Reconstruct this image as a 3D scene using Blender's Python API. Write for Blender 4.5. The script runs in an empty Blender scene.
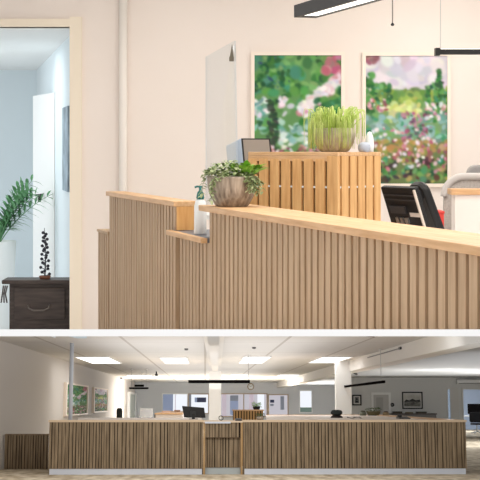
import bpy, bmesh, math, random
import numpy as np
from mathutils import Matrix, Vector

# ------------------------------------------------------------------ basics
F = 1400.0            # focal length in pixels of the 480 px frame
HOR = 150.0           # image row of the horizon of the upper room
sc = bpy.context.scene
COL = sc.collection
R = math.radians
PI = math.pi
random.seed(11)

VPX, VPY = 205.0, 404.0      # where the lower hall's depth lines meet
TH = math.atan((VPY - HOR) / F)
PS = math.atan((240 - VPX) / F * math.cos(TH))
LM = Matrix.Rotation(-TH, 4, 'X') @ Matrix.Rotation(PS, 4, 'Z')   # the lower hall slopes as one rigid level
LI = LM.inverted()
UM = Matrix.Identity(4)


def up(px, py, d):
    return Vector(((px - 240) * d / F, d, (HOR - py) * d / F))


def ray(px, py):
    return LI @ Vector(((px - 240) / F, 1.0, (HOR - py) / F))


def lo(px, py, d):            # point of the lower hall at local depth d
    r = ray(px, py)
    return r * (d / r.y)


def lz(px, py, z):
    r = ray(px, py)
    return r * (z / r.z)


def lx(px, py, x):
    r = ray(px, py)
    return r * (x / r.x)


# ------------------------------------------------------------------ mesh helpers
def new():
    return bmesh.new()


def box(bm, x0, x1, y0, y1, z0, z1):
    v = [bm.verts.new((x, y, z)) for x in (x0, x1) for y in (y0, y1) for z in (z0, z1)]
    for f in ((0, 1, 3, 2), (4, 6, 7, 5), (0, 4, 5, 1), (2, 3, 7, 6), (0, 2, 6, 4), (1, 5, 7, 3)):
        bm.faces.new([v[i] for i in f])


def boxm(bm, m, sx, sy, sz):
    v = [bm.verts.new(m @ Vector((x, y, z))) for x in (-sx / 2, sx / 2) for y in (-sy / 2, sy / 2) for z in (-sz / 2, sz / 2)]
    for f in ((0, 1, 3, 2), (4, 6, 7, 5), (0, 4, 5, 1), (2, 3, 7, 6), (0, 2, 6, 4), (1, 5, 7, 3)):
        bm.faces.new([v[i] for i in f])


def prism(bm, pts, off):
    """polygon pts (Vectors) extruded by the vector off"""
    off = Vector(off)
    a = [bm.verts.new(Vector(p)) for p in pts]
    b = [bm.verts.new(Vector(p) + off) for p in pts]
    n = len(a)
    bm.faces.new(a)
    bm.faces.new(b[::-1])
    for i in range(n):
        bm.faces.new((a[i], b[i], b[(i + 1) % n], a[(i + 1) % n]))


def tube(bm, pts, r, n=8, r1=None):
    pts = [Vector(p) for p in pts]
    rings = []
    m = len(pts)
    for i, p in enumerate(pts):
        t = (pts[min(i + 1, m - 1)] - pts[max(i - 1, 0)]).normalized()
        a = t.orthogonal().normalized() if i == 0 else (a - t * a.dot(t)).normalized()
        b = t.cross(a)
        rr = r if r1 is None else r + (r1 - r) * i / (m - 1)
        rings.append([bm.verts.new(p + (a * math.cos(k * 2 * PI / n) + b * math.sin(k * 2 * PI / n)) * rr) for k in range(n)])
    for i in range(m - 1):
        for k in range(n):
            bm.faces.new((rings[i][k], rings[i][(k + 1) % n], rings[i + 1][(k + 1) % n], rings[i + 1][k]))
    bm.faces.new(rings[0][::-1])
    bm.faces.new(rings[-1])


def lathe(bm, prof, n=32, c=(0, 0, 0)):
    c = Vector(c)
    rings = []
    for r, z in prof:
        if r < 1e-5:
            rings.append([bm.verts.new(c + Vector((0, 0, z)))])
        else:
            rings.append([bm.verts.new(c + Vector((r * math.cos(k * 2 * PI / n), r * math.sin(k * 2 * PI / n), z))) for k in range(n)])
    for a, b in zip(rings, rings[1:]):
        for k in range(n):
            k2 = (k + 1) % n
            if len(a) == 1 and len(b) > 1:
                bm.faces.new((a[0], b[k2], b[k]))
            elif len(b) == 1 and len(a) > 1:
                bm.faces.new((a[k], a[k2], b[0]))
            elif len(a) > 1:
                bm.faces.new((a[k], a[k2], b[k2], b[k]))


def rrect(w, h, r, n=6, corners=(1, 1, 1, 1)):
    """rounded rectangle outline in x,z from (0,0) to (w,h); corners bl, br, tr, tl"""
    pts = []
    cs = ((r, r, 180), (w - r, r, 270), (w - r, h - r, 0), (r, h - r, 90))
    sq = ((0, 0), (w, 0), (w, h), (0, h))
    for i, (cx, cz, a0) in enumerate(cs):
        if not corners[i]:
            pts.append(sq[i])
            continue
        for k in range(n + 1):
            a = R(a0 + 90 * k / n)
            pts.append((cx + r * math.cos(a), cz + r * math.sin(a)))
    return pts


def leaf(bm, p, d, L, W, fold=0.25, droop=0.3):
    """a pointed leaf of 3 segments from p along d"""
    p = Vector(p)
    d = Vector(d).normalized()
    s = d.cross(Vector((0, 0, 1)))
    s = s.normalized() if s.length > 1e-3 else Vector((1, 0, 0))
    u = s.cross(d)
    prev = None
    for t, w in ((0, .12), (.3, 1), (.65, .8), (1, .05)):
        c = p + d * L * t - Vector((0, 0, 1)) * droop * L * t * t
        row = [bm.verts.new(c - s * W / 2 * w + u * fold * W * w), bm.verts.new(c), bm.verts.new(c + s * W / 2 * w + u * fold * W * w)]
        if prev:
            bm.faces.new((prev[0], prev[1], row[1], row[0]))
            bm.faces.new((prev[1], prev[2], row[2], row[1]))
        prev = row


def link(name, bm, mat, parent=None, M=None, bevel=0, smooth=False, kind=None, label=None):
    bmesh.ops.recalc_face_normals(bm, faces=bm.faces[:])
    me = bpy.data.meshes.new(name)
    bm.to_mesh(me)
    bm.free()
    if smooth:
        for p in me.polygons:
            p.use_smooth = True
    me.materials.append(mat)
    o = bpy.data.objects.new(name, me)
    COL.objects.link(o)
    if parent:
        o.parent = parent
    if M is not None:
        o.matrix_world = M
    if bevel:
        b = o.modifiers.new('bevel', 'BEVEL')
        b.width = bevel
        b.segments = 2
        b.limit_method = 'ANGLE'
    if kind:
        o['kind'] = kind
    if label:
        o['label'] = label
    return o


def tag(o, label, cat, group=None):
    o['label'] = label
    o['category'] = cat
    if group:
        o['group'] = group
    return o


def thing(name, label, cat, M, group=None):
    o = bpy.data.objects.new(name, None)
    o.empty_display_size = .1
    COL.objects.link(o)
    o.matrix_world = M
    return tag(o, label, cat, group)


def T(v, rz=0.0, base=UM):
    return base @ Matrix.Translation(Vector(v)) @ Matrix.Rotation(rz, 4, 'Z')


def struct(name, bm, mat, M=None, parent=None):
    return link(name, bm, mat, parent, M, kind='structure')


# ------------------------------------------------------------------ materials
def lin(c):
    return tuple(((v / 255) / 12.92 if v / 255 <= .04045 else ((v / 255 + .055) / 1.055) ** 2.4) for v in c) + (1,)


def mat(name, col, rough=.6, metal=0.0, spec=.4, noise=None, bump=0.0, scale=(1, 1, 1), nscale=8, detail=4, emit=None, estr=0.0):
    m = bpy.data.materials.new(name)
    m.use_nodes = True
    nt = m.node_tree
    b = nt.nodes['Principled BSDF']
    b.inputs['Base Color'].default_value = lin(col)
    b.inputs['Roughness'].default_value = rough
    b.inputs['Metallic'].default_value = metal
    b.inputs['Specular IOR Level'].default_value = spec
    if emit:
        b.inputs['Emission Color'].default_value = lin(emit)
        b.inputs['Emission Strength'].default_value = estr
    if noise or bump:
        tc = nt.nodes.new('ShaderNodeTexCoord')
        mp = nt.nodes.new('ShaderNodeMapping')
        mp.inputs['Scale'].default_value = scale
        nz = nt.nodes.new('ShaderNodeTexNoise')
        nz.inputs['Scale'].default_value = nscale
        nz.inputs['Detail'].default_value = detail
        nt.links.new(tc.outputs['Object'], mp.inputs['Vector'])
        nt.links.new(mp.outputs['Vector'], nz.inputs['Vector'])
        if noise:
            rp = nt.nodes.new('ShaderNodeValToRGB')
            rp.color_ramp.elements[0].position = .3
            rp.color_ramp.elements[0].color = lin(noise[0])
            rp.color_ramp.elements[1].position = .7
            rp.color_ramp.elements[1].color = lin(noise[1])
            nt.links.new(nz.outputs['Fac'], rp.inputs['Fac'])
            nt.links.new(rp.outputs['Color'], b.inputs['Base Color'])
        if bump:
            bp = nt.nodes.new('ShaderNodeBump')
            bp.inputs['Strength'].default_value = bump
            bp.inputs['Distance'].default_value = .01
            nt.links.new(nz.outputs['Fac'], bp.inputs['Height'])
            nt.links.new(bp.outputs['Normal'], b.inputs['Normal'])
    return m


def emission(name, col, s):
    m = bpy.data.materials.new(name)
    m.use_nodes = True
    nt = m.node_tree
    nt.nodes.remove(nt.nodes['Principled BSDF'])
    e = nt.nodes.new('ShaderNodeEmission')
    e.inputs['Color'].default_value = lin(col)
    e.inputs['Strength'].default_value = s
    nt.links.new(e.outputs[0], nt.nodes['Material Output'].inputs['Surface'])
    return m


def glass(name, tint, fac, rough=.05):
    m = bpy.data.materials.new(name)
    m.use_nodes = True
    nt = m.node_tree
    nt.nodes.remove(nt.nodes['Principled BSDF'])
    t = nt.nodes.new('ShaderNodeBsdfTransparent')
    t.inputs['Color'].default_value = lin(tint)
    g = nt.nodes.new('ShaderNodeBsdfGlossy')
    g.inputs['Roughness'].default_value = rough
    g.inputs['Color'].default_value = lin((240, 246, 250))
    x = nt.nodes.new('ShaderNodeMixShader')
    x.inputs[0].default_value = fac
    nt.links.new(t.outputs[0], x.inputs[1])
    nt.links.new(g.outputs[0], x.inputs[2])
    nt.links.new(x.outputs[0], nt.nodes['Material Output'].inputs['Surface'])
    return m


def canvas_mat():
    m = mat('painted_canvas', (255, 255, 255), .8, spec=.15)
    a = m.node_tree.nodes.new('ShaderNodeAttribute')
    a.attribute_name = 'paint'
    m.node_tree.links.new(a.outputs['Color'], m.node_tree.nodes['Principled BSDF'].inputs['Base Color'])
    return m


M = {}
M['wall_cream'] = mat('cream_wall_paint', (240, 228, 219), .85, spec=.2, noise=((238, 225, 215), (242, 230, 222)), nscale=.8)
M['trim_cream'] = mat('cream_trim_paint', (244, 230, 210), .6)
M['white'] = mat('white_paint', (240, 240, 238), .6)
M['deck_white'] = mat('white_floor_edge', (252, 252, 252), .7)
M['cool_wall'] = mat('cool_white_wall', (226, 236, 240), .85, spec=.2)
M['oak'] = mat('oak_board', (212, 168, 122), .5, noise=((203, 156, 108), (227, 186, 142)), scale=(1.2, 14, 14), nscale=3)
M['oak_v'] = mat('oak_upright_boards', (214, 165, 105), .5, noise=((206, 152, 94), (230, 184, 126)), scale=(14, 14, 1.2), nscale=3)
M['slat'] = mat('pale_oak_slats', (192, 162, 130), .6, noise=((176, 145, 112), (202, 172, 140)), scale=(11, 11, .7), nscale=3)
M['gap'] = mat('dark_backing', (138, 110, 84), .8)
M['slat_b'] = mat('dimmed_oak_slats', (134, 116, 92), .6, noise=((112, 94, 71), (155, 135, 108)), scale=(9, 9, .8), nscale=2.2)  # same oak as the upper slats, dimmer light put into its colour
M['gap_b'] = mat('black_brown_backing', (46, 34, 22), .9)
M['kick'] = mat('light_blue_grey_plinth', (212, 218, 230), .4)
M['laminate'] = mat('dark_grey_laminate', (108, 110, 118), .4)
M['stone'] = mat('grey_stone_pot', (165, 150, 135), .8, noise=((120, 106, 94), (196, 182, 166)), scale=(14, 14, 2), nscale=3, bump=.6)
M['stone_b'] = mat('beige_stone_pot', (176, 166, 140), .8, noise=((150, 140, 110), (205, 196, 172)), scale=(12, 12, 2), nscale=3, bump=.4)
M['soil'] = mat('soil', (60, 45, 32), .95)
M['ivy'] = mat('variegated_ivy_leaves', (140, 160, 100), .5, noise=((98, 128, 62), (208, 214, 170)), nscale=40)
M['leaf_bright'] = mat('bright_green_leaves', (126, 186, 60), .5, noise=((98, 160, 44), (168, 214, 86)), nscale=20)
M['grass'] = mat('yellow_green_blades', (190, 208, 100), .5, noise=((160, 190, 66), (218, 228, 146)), nscale=14)
M['palm'] = mat('palm_leaves', (84, 142, 96), .5, noise=((62, 118, 74), (122, 176, 124)), nscale=9)
M['dark_leaf'] = mat('dark_green_leaves', (62, 92, 50), .55, noise=((44, 70, 36), (104, 130, 80)), nscale=20)
M['black'] = mat('black_plastic', (24, 22, 22), .45)
M['black_soft'] = mat('black_fabric', (34, 32, 33), .9)
M['black_matt'] = mat('matt_black_metal', (22, 20, 20), .95, spec=0)
M['blackmetal'] = mat('black_metal', (46, 44, 44), .45, metal=.2)
M['greyblue'] = mat('pale_blue_grey_plastic', (196, 208, 224), .5)
M['screen_beige'] = mat('dull_screen', (150, 138, 128), .25)
M['screen_dark'] = mat('black_screen', (16, 16, 20), .15)
M['silver'] = mat('brushed_metal', (190, 190, 190), .3, metal=.9)
M['brass'] = mat('brass', (150, 120, 60), .35, metal=.7)
M['teal'] = mat('teal_plastic', (28, 112, 108), .4)
M['bottle'] = mat('milky_plastic', (238, 240, 240), .35)
M['felt'] = mat('grey_felt', (186, 178, 172), .95, noise=((174, 166, 160), (198, 190, 184)), nscale=60)
M['felt_d'] = mat('mid_grey_felt', (160, 156, 154), .95)
M['red'] = mat('red_plastic', (214, 64, 56), .5)
M['chest'] = mat('dark_brown_chest_wood', (66, 56, 52), .5, noise=((54, 45, 42), (82, 70, 64)), scale=(1, 8, 8), nscale=4)
M['terracotta'] = mat('brown_clay', (130, 84, 66), .7)
M['bird'] = mat('blue_grey_ceramic', (186, 192, 206), .4)
M['screen'] = glass('clear_acrylic', (252, 254, 255), .3)
M['pane'] = glass('window_glass', (240, 246, 250), .06, .35)
M['led'] = emission('lit_diffuser', (255, 253, 250), 2.6)
M['led_up'] = emission('lit_diffuser_pendant', (255, 250, 240), 2.2)
M['canvas'] = canvas_mat()
M['frame_pale'] = mat('pale_frame', (244, 230, 216), .6)
# lower hall
M['wall_bk'] = mat('cool_light_grey_wall_paint', (216, 217, 218), .85, spec=.2)
M['wall_l'] = mat('light_grey_wall_paint', (214, 208, 202), .85, spec=.2)
M['wall_r'] = mat('cool_grey_wall_paint', (216, 216, 214), .85, spec=.2)
M['ceil'] = mat('ceiling_tiles', (226, 223, 219), .9, spec=.1)
M['carpet'] = mat('tan_carpet_tiles', (206, 192, 168), .95, noise=((170, 152, 124), (232, 220, 198)), nscale=5, scale=(1, .3, 1))
M['floor_r'] = mat('grey_brown_floor', (150, 138, 124), .7)
M['worktop'] = mat('white_laminate_worktop', (236, 224, 214), .5)
M['blue_wall'] = mat('pale_blue_wall', (190, 204, 226), .85)
M['grey_panel'] = mat('grey_panel', (112, 111, 110), .8)
M['window_bright'] = emission('daylight_through_blinds', (244, 248, 255), 1.0)
M['window_blue'] = emission('daylight_blue', (170, 186, 214), .62)
M['window_pink'] = emission('daylight_pinkish', (224, 220, 228), .72)
M['window_dim'] = emission('daylight_dim', (136, 146, 172), .6)
M['paper'] = mat('paper', (226, 210, 196), .8)
M['door_pale'] = mat('pale_green_grey_door', (206, 214, 208), .6)
M['door_grey'] = mat('pale_grey_door', (196, 194, 190), .6)
M['cushion'] = mat('dark_green_grey_fabric', (52, 58, 58), .9)


def add_ceiling_grid(m, sx, sy):
    """thin darker tile joints"""
    nt = m.node_tree
    b = nt.nodes['Principled BSDF']
    tc = nt.nodes.new('ShaderNodeTexCoord')
    br = nt.nodes.new('ShaderNodeTexBrick')
    br.offset = 0
    br.inputs['Color1'].default_value = lin((226, 223, 219))
    br.inputs['Color2'].default_value = lin((223, 220, 216))
    br.inputs['Mortar'].default_value = lin((196, 190, 184))
    br.inputs['Scale'].default_value = 1
    br.inputs['Mortar Size'].default_value = .035
    br.inputs['Brick Width'].default_value = sx
    br.inputs['Row Height'].default_value = sy
    nt.links.new(tc.outputs['Object'], br.inputs['Vector'])
    nt.links.new(br.outputs['Color'], b.inputs['Base Color'])


add_ceiling_grid(M['ceil'], 1.8, 6.5)


# ------------------------------------------------------------------ paintings
def dabs(img, rng, x0, y0, x1, y1, cols, n, smin, smax, asp=1.0):
    H, W, _ = img.shape
    yy, xx = np.mgrid[0:H, 0:W]
    for _ in range(int(n * 1.5)):
        cx, cy = rng.uniform(x0, x1) * W, rng.uniform(y0, y1) * H
        s = rng.uniform(smin, smax) * W * .8
        a = rng.uniform(0, PI)
        k = rng.uniform(.45, .9) * asp
        dx, dy = xx - cx, yy - cy
        u = dx * math.cos(a) + dy * math.sin(a)
        v = -dx * math.sin(a) + dy * math.cos(a)
        w = np.clip(1.5 - (u / s) ** 2 - (v / (s * k)) ** 2, 0, 1)[..., None] * .9
        c = np.array(cols[rng.integers(len(cols))], float) + rng.uniform(-12, 12, 3)
        img[:] = img * (1 - w) + c * w


G = [(58, 128, 60), (92, 160, 76), (40, 96, 60), (120, 176, 96), (70, 150, 110)]
PK = [(208, 130, 150), (232, 190, 200), (186, 92, 116), (240, 226, 226), (150, 76, 92)]
DK = [(70, 52, 62), (48, 70, 52), (90, 60, 60)]
TL = [(140, 190, 184), (176, 208, 204), (104, 160, 150)]
WH = [(226, 222, 228), (206, 204, 216), (240, 236, 236)]


def soften(im):
    for _ in range(1):
        p = np.pad(im, ((1, 1), (1, 1), (0, 0)), 'edge')
        im = (p[:-2, 1:-1] + p[2:, 1:-1] + p[1:-1, :-2] + p[1:-1, 2:] + 2 * p[1:-1, 1:-1]) / 6
    g = im.mean(axis=2, keepdims=True)
    return im * .82 + g * .18


def paint_garden():
    rng = np.random.default_rng(5)
    im = np.ones((128, 82, 3)) * np.array((96, 150, 84.))
    dabs(im, rng, 0, 0, 1, .42, G, 130, .03, .1)
    dabs(im, rng, 0, 0, .4, .25, [(60, 90, 110), (40, 96, 60), (70, 140, 110)], 22, .02, .06)
    dabs(im, rng, .8, 0, 1.0, .16, PK[2:3] + [(170, 110, 110)] + PK[:1], 16, .04, .08)
    for t in np.linspace(0, 1, 14):
        dabs(im, rng, .98 - .5 * t, .12 + .27 * t, 1.0 - .4 * t, .2 + .27 * t, WH + PK[:2], 5, .04, .07)
    dabs(im, rng, .7, .33, 1, .55, G, 30, .03, .08)
    dabs(im, rng, 0, .34, .16, .5, WH + TL, 16, .04, .07)
    dabs(im, rng, .28, .32, .42, .45, WH + PK[1:2], 9, .04, .06)
    dabs(im, rng, 0, .5, 1, .62, G + TL, 40, .03, .07)
    dabs(im, rng, .25, .5, .6, .68, TL + WH, 18, .04, .07)
    for t in np.linspace(0, 1, 22):
        dabs(im, rng, .15, .34 + .42 * t, .26, .36 + .42 * t, [(52, 86, 58), (66, 74, 66), (44, 70, 60)], 2, .03, .05)
    dabs(im, rng, 0, .7, 1, 1.0, PK + DK + G[:2] + [(190, 150, 130), (160, 100, 70)], 150, .02, .055)
    dabs(im, rng, 0, .66, 1, .98, WH + PK, 40, .015, .035)
    return soften(im)


def paint_meadow():
    rng = np.random.default_rng(9)
    im = np.ones((128, 82, 3)) * np.array((206, 198, 210.))
    im[34:] = (120, 160, 104)
    im[86:] = (110, 130, 76)
    dabs(im, rng, 0, 0, 1, .25, [(214, 206, 214), (196, 188, 204), (224, 218, 224)], 60, .06, .14)
    dabs(im, rng, 0, 0, .14, .05, [(150, 96, 104), (176, 120, 130)], 10, .04, .07)
    dabs(im, rng, 0, .26, 1, .42, [(150, 176, 70), (110, 156, 70), (96, 140, 74), (176, 186, 84)], 70, .04, .09)
    dabs(im, rng, .25, .36, .65, .5, [(206, 214, 110), (190, 206, 130), (226, 226, 150)], 30, .04, .08)
    dabs(im, rng, 0, .14, .1, .46, G[:3], 26, .03, .06)
    dabs(im, rng, .1, .2, .3, .4, G, 22, .02, .05)
    for t in np.linspace(0, 1, 24):
        dabs(im, rng, .88 - .1 * t, .1 + .4 * t, .9 + .1 * t, .12 + .4 * t, G[:3] + DK[1:2], 3, .02, .04)
    dabs(im, rng, .74, .22, 1, .5, G + [(60, 100, 70)], 40, .025, .05)
    dabs(im, rng, 0, .46, 1, .66, TL + G[3:] + [(110, 150, 140)], 90, .03, .07)
    dabs(im, rng, .45, .44, .8, .66, [(170, 90, 120), (120, 70, 100), (190, 120, 150), (70, 120, 90)], 36, .02, .045)
    dabs(im, rng, 0, .66, 1, .82, [(190, 140, 80), (170, 150, 70), (206, 160, 110), (140, 150, 70), (150, 90, 90)], 80, .03, .06)
    dabs(im, rng, 0, .8, 1, 1, G + DK + [(180, 170, 90)], 90, .03, .06)
    dabs(im, rng, .03, .34, .25, .44, PK, 14, .02, .04)
    dabs(im, rng, .72, .36, .98, .5, PK[:2] + WH, 18, .025, .04)
    dabs(im, rng, .05, .56, .98, .9, PK + WH + PK[:2], 60, .02, .042)
    return soften(im)


IM_A, IM_B = paint_garden(), paint_meadow()


def canvas_mesh(img, w, h, y=0.0):
    H, W, _ = img.shape
    nx, nz = W, H
    verts, cols = [], []
    for j in range(nz):
        for i in range(nx):
            verts.append((w * i / (nx - 1), y, h * (1 - j / (nz - 1))))
            cols.append(lin(np.clip(img[j, i], 0, 255)))
    n0 = len(verts)
    faces = [(j * nx + i, (j + 1) * nx + i, (j + 1) * nx + i + 1, j * nx + i + 1) for j in range(nz - 1) for i in range(nx - 1)]
    verts += [(0, y + .02, 0), (w, y + .02, 0), (w, y + .02, h), (0, y + .02, h)]
    cols += [lin((230, 220, 210))] * 4
    faces.append((n0, n0 + 3, n0 + 2, n0 + 1))
    me = bpy.data.meshes.new('canvas')
    me.from_pydata(verts, [], faces)
    at = me.color_attributes.new('paint', 'FLOAT_COLOR', 'POINT')
    at.data.foreach_set('color', np.array(cols, dtype=np.float32).ravel())
    me.materials.append(M['canvas'])
    return me


def painting(label, img, w, h, Mx, fw, fd, fmat, fw_side=None):
    """Mx: lower left corner of the canvas on the wall face, x right along the wall, -y out of it"""
    t = thing('painting', label, 'painting', Mx, 'garden paintings')
    c = bpy.data.objects.new('canvas', canvas_mesh(img, w, h, -fd * .6))
    COL.objects.link(c)
    c.parent = t
    s = fw if fw_side is None else fw_side
    bm = new()
    box(bm, -s, 0, -fd, 0, -fw, h + fw)
    box(bm, w, w + s, -fd, 0, -fw, h + fw)
    box(bm, 0, w, -fd, 0, -fw, 0)
    box(bm, 0, w, -fd, 0, h, h + fw)
    link('frame', bm, fmat, t)
    return t


# =================================================================== UPPER ROOM
DF = 3.0                                      # front edge of the white floor plate
S_TOP, S_BOT = (329.3 - HOR) / F, (336.3 - HOR) / F
SL = .1303


def zdeck(d):
    return -S_TOP * DF - SL * (d - DF)


bm = new()
th = S_BOT * DF + zdeck(DF)
prism(bm, [(x, y, zdeck(y)) for x, y in ((-6, DF), (6, DF), (6, 14.3), (-1.5, 14.3), (-1.5, 22.6), (-6, 22.6))], (0, 0, -th))
struct('floor', bm, M['deck_white'])

DW = 14.0                                     # back wall of the upper room
x_j0, x_j1 = up(70, 0, DW).x, up(82, 0, DW).x
z_h = up(0, 27, DW).z
bm = new()
box(bm, x_j0, 5, DW, DW + .12, zdeck(DW) - .01, 2.0)
box(bm, -5, x_j0, DW, DW + .12, z_h, 2.0)
struct('wall_back', bm, M['wall_cream'])
bm = new()
box(bm, x_j0, x_j1, DW - .035, DW + .14, zdeck(DW), z_h + .1)
box(bm, -4, x_j0, DW - .035, DW + .14, z_h, z_h + .08)
struct('trim_1', bm, M['trim_cream'])
bm = new()
box(bm, -5, 5, 4, DW + .1, 2.0, 2.1)
struct('ceiling', bm, M['white'])

# adjoining room seen through the doorway
dn, db = DW + .12, 21.6
xn, xb = up(77, 0, dn).x, up(36.5, 0, db).x
zc2 = up(0, 28, dn).z
bm = new()
prism(bm, [(xn + .001, dn, -1.9), (xb, db, -2.76), (xb, db, zc2), (xn + .001, dn, zc2)], (.1, 0, 0))
struct('wall_right', bm, M['cool_wall'])
bm = new()
box(bm, -6, xb, db, db + .1, zdeck(db), zc2)
struct('wall_back', bm, M['cool_wall'])
bm = new()
prism(bm, [(-6, dn, zc2), (xn + .1, dn, zc2), (xb + .1, db + .1, zc2), (-6, db + .1, zc2)], (0, 0, .1))
struct('ceiling', bm, M['white'])

# open white door leaf in the adjoining room
dd = 18.0
p0, p1 = up(33, 96, 18.6), up(54.5, 89, 17.4)
t = thing('door_1', 'open white door leaf inside the bright side room', 'door', T((p0.x, p0.y, zdeck(18.0))))
t['kind'] = 'structure'
bm = new()
v = Vector((p1.x - p0.x, p1.y - p0.y, 0))
prism(bm, [(0, 0, 0), v, v + Vector((.01, .05, 0)), (.01, .05, 0)], (0, 0, p0.z - zdeck(18)))
link('door_leaf', bm, M['white'], t)
q = up(40, 198, 17.98) - t.location
bm = new()
tube(bm, [(q.x, q.y - .05, q.z - .05), (q.x, q.y - .05, q.z + .05)], .02)
tube(bm, [(q.x, q.y + .1, q.z + .04), (q.x, q.y - .1, q.z + .04), (q.x - .05, q.y - .11, q.z + .04)], .014)
link('door_handle', bm, M['black'], t)

# picture on the side room's right wall
def on_side_wall(px):
    k = (px - 240) / F
    s = (xb - xn) / (db - dn)
    d = (xn - s * dn) / (k - s)
    return k * d, d


xa, da = on_side_wall(65)
xb2, db2 = on_side_wall(70.5)
bm = new()
zt, zb_ = up(0, 108, da).z, up(0, 190, da).z
a, b = Vector((xa, da, zb_)), Vector((xb2, db2, zb_))
prism(bm, [a, b, b + Vector((-.03, 0, 0)), a + Vector((-.03, 0, 0))], (0, 0, zt - zb_))
tag(link('wall_picture', bm, mat('blurred_blue_print', (140, 160, 180), .7, noise=((116, 130, 140), (176, 196, 210)), nscale=5)),
    'narrow blue picture on the side room wall beside the doorway', 'picture')

# palm in white pot
dp = 17.2
pp = up(-3, 0, dp)
t = thing('potted_palm', 'green palm in a tall white pot in the side room', 'plant', T((pp.x, dp, zdeck(dp))))
zr = up(0, 241, dp).z - zdeck(dp)
bm = new()
lathe(bm, [(0, 0), (.15, 0), (.18, .05), (.235, zr), (.215, zr), (.2, zr - .06), (0, zr - .06)], 32)
link('pot', bm, M['white'], t, smooth=True)
bm = new()
rnd = random.Random(3)
for k in range(20):
    a = rnd.uniform(-.9, .9) + (PI if k % 3 == 0 else 0)
    L = rnd.uniform(.75, 1.15)
    e = rnd.uniform(1.0, 1.45)
    pts = []
    for i in range(12):
        s = i / 11 * L
        out = math.cos(e) * s + .16 * s * s
        pts.append(Vector((math.cos(a) * out, math.sin(a) * out * .7, zr - .08 + math.sin(e) * s - .22 * s * s)))
    tube(bm, pts, .008, 5, .003)
    for i in range(3, 12):
        d0 = (pts[i] - pts[i - 1]).normalized()
        sd = d0.cross(Vector((0, 1, .2))).normalized()
        for sg in (-1, 1):
            leaf(bm, pts[i], d0 * .9 + sd * sg * .8 + Vector((0, rnd.uniform(-.4, .4), 0)), .24 - .008 * i, .045, .1, .4)
link('fronds', bm, M['palm'], t)

# dark chest
dc = 14.2
cl, cr = up(9, 0, dc).x, up(70, 0, dc).x
zc_t = up(0, 281, dc).z
t = thing('wooden_chest', 'dark brown wooden chest with a drawer handle standing behind the doorway', 'chest', T((cl, dc, zdeck(dc))))
W_, H_ = cr - cl, zc_t - zdeck(dc)
bm = new()
box(bm, 0, W_, .02, .28, 0, H_ - .03)
link('body', bm, M['chest'], t, bevel=.006)
bm = new()
box(bm, -.07, W_ + .003, -.03, .3, H_ - .03, H_ + .012)
link('lid', bm, M['chest'], t, bevel=.01)
bm = new()
box(bm, .05, W_ - .05, 0, .021, .12, H_ - .07)
dr = link('drawer', bm, M['chest'], t, bevel=.006)
bm = new()
hz = up(0, 308, dc).z - zdeck(dc)
hx = up(39, 0, dc).x - cl
tube(bm, [(hx - .11, .0, hz + .03), (hx - .1, -.03, hz), (hx - .05, -.04, hz - .02), (hx + .05, -.04, hz - .02), (hx + .1, -.03, hz), (hx + .11, .0, hz + .03)], .009)
link('drawer_handle', bm, mat('dull_steel', (120, 112, 106), .4, metal=.6), dr, smooth=True)
bm = new()
for i in range(3):
    tube(bm, [(-.02 - .02 * i, .02, H_ - .05), (-.035 - .015 * i, -.01, H_ - .13), (-.02 - .03 * i, .0, H_ - .22)], .008, 6)
link('strap', bm, M['chest'], t)

# berry twig in clay dish on the chest
tp = up(43.5, 277, dc)
t = thing('twig_ornament', 'dark berry twig in a brown clay dish on the chest lid', 'ornament', T((tp.x, dc + .1, zc_t + .012)))
bm = new()
lathe(bm, [(0, 0), (.05, 0), (.062, .03), (.05, .034), (0, .03)], 20)
link('dish', bm, M['terracotta'], t, smooth=True)
bm = new()
tube(bm, [(0, 0, .03), (.01, 0, .25), (-.005, 0, .52)], .008, 6, .003)
for k in range(26):
    z = .05 + .44 * (k / 26)
    a = k * 2.4
    r = .05 * (1 - z / .75)
    c = (r * math.cos(a), r * math.sin(a), z)
    tube(bm, [(0, 0, z - .02), c], .004, 5)
    lathe(bm, [(0, -.018), (.016, -.008), (.016, .008), (0, .018)], 8, c)
link('berries', bm, mat('dark_berries', (42, 40, 52), .4), t, smooth=True)

# white pipe
bm = new()
pc = up(123.5, 0, DW)
tube(bm, [(pc.x, DW - .045, zdeck(DW) + .001), (pc.x, DW - .045, 2.0)], .041, 16)
tag(link('pipe', bm, mat('white_pipe_paint', (240, 232, 224), .4), smooth=True), 'white vertical pipe running up the cream wall behind the counter', 'pipe')

# large paintings
for (x0, x1, y0, y1, img, lab) in ((254.5, 341, 55.5, 185, IM_A, 'pale framed garden painting with a tree trunk, behind the spiky green plant'),
                                   (365.5, 447, 56, 183.5, IM_B, 'pale framed flower meadow painting under a mauve sky, behind the black monitor')):
    a = up(x0, y1, DW)
    painting(lab, img, (x1 - x0) * DW / F, (y1 - y0) * DW / F, T((a.x, DW, a.z)), .035, .04, M['frame_pale'])

# ---- the reception counter, front line X = CA - CB * d
CA, CB = 2.197, .2957
CU = Vector((-CB, 1, 0)).normalized()         # direction away from the camera
CANG = math.atan2(-CU.y, -CU.x)
ZT = -.324
ZS0 = -.508


def cfront(d):
    return Vector((CA - CB * d, d, 0))


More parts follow.
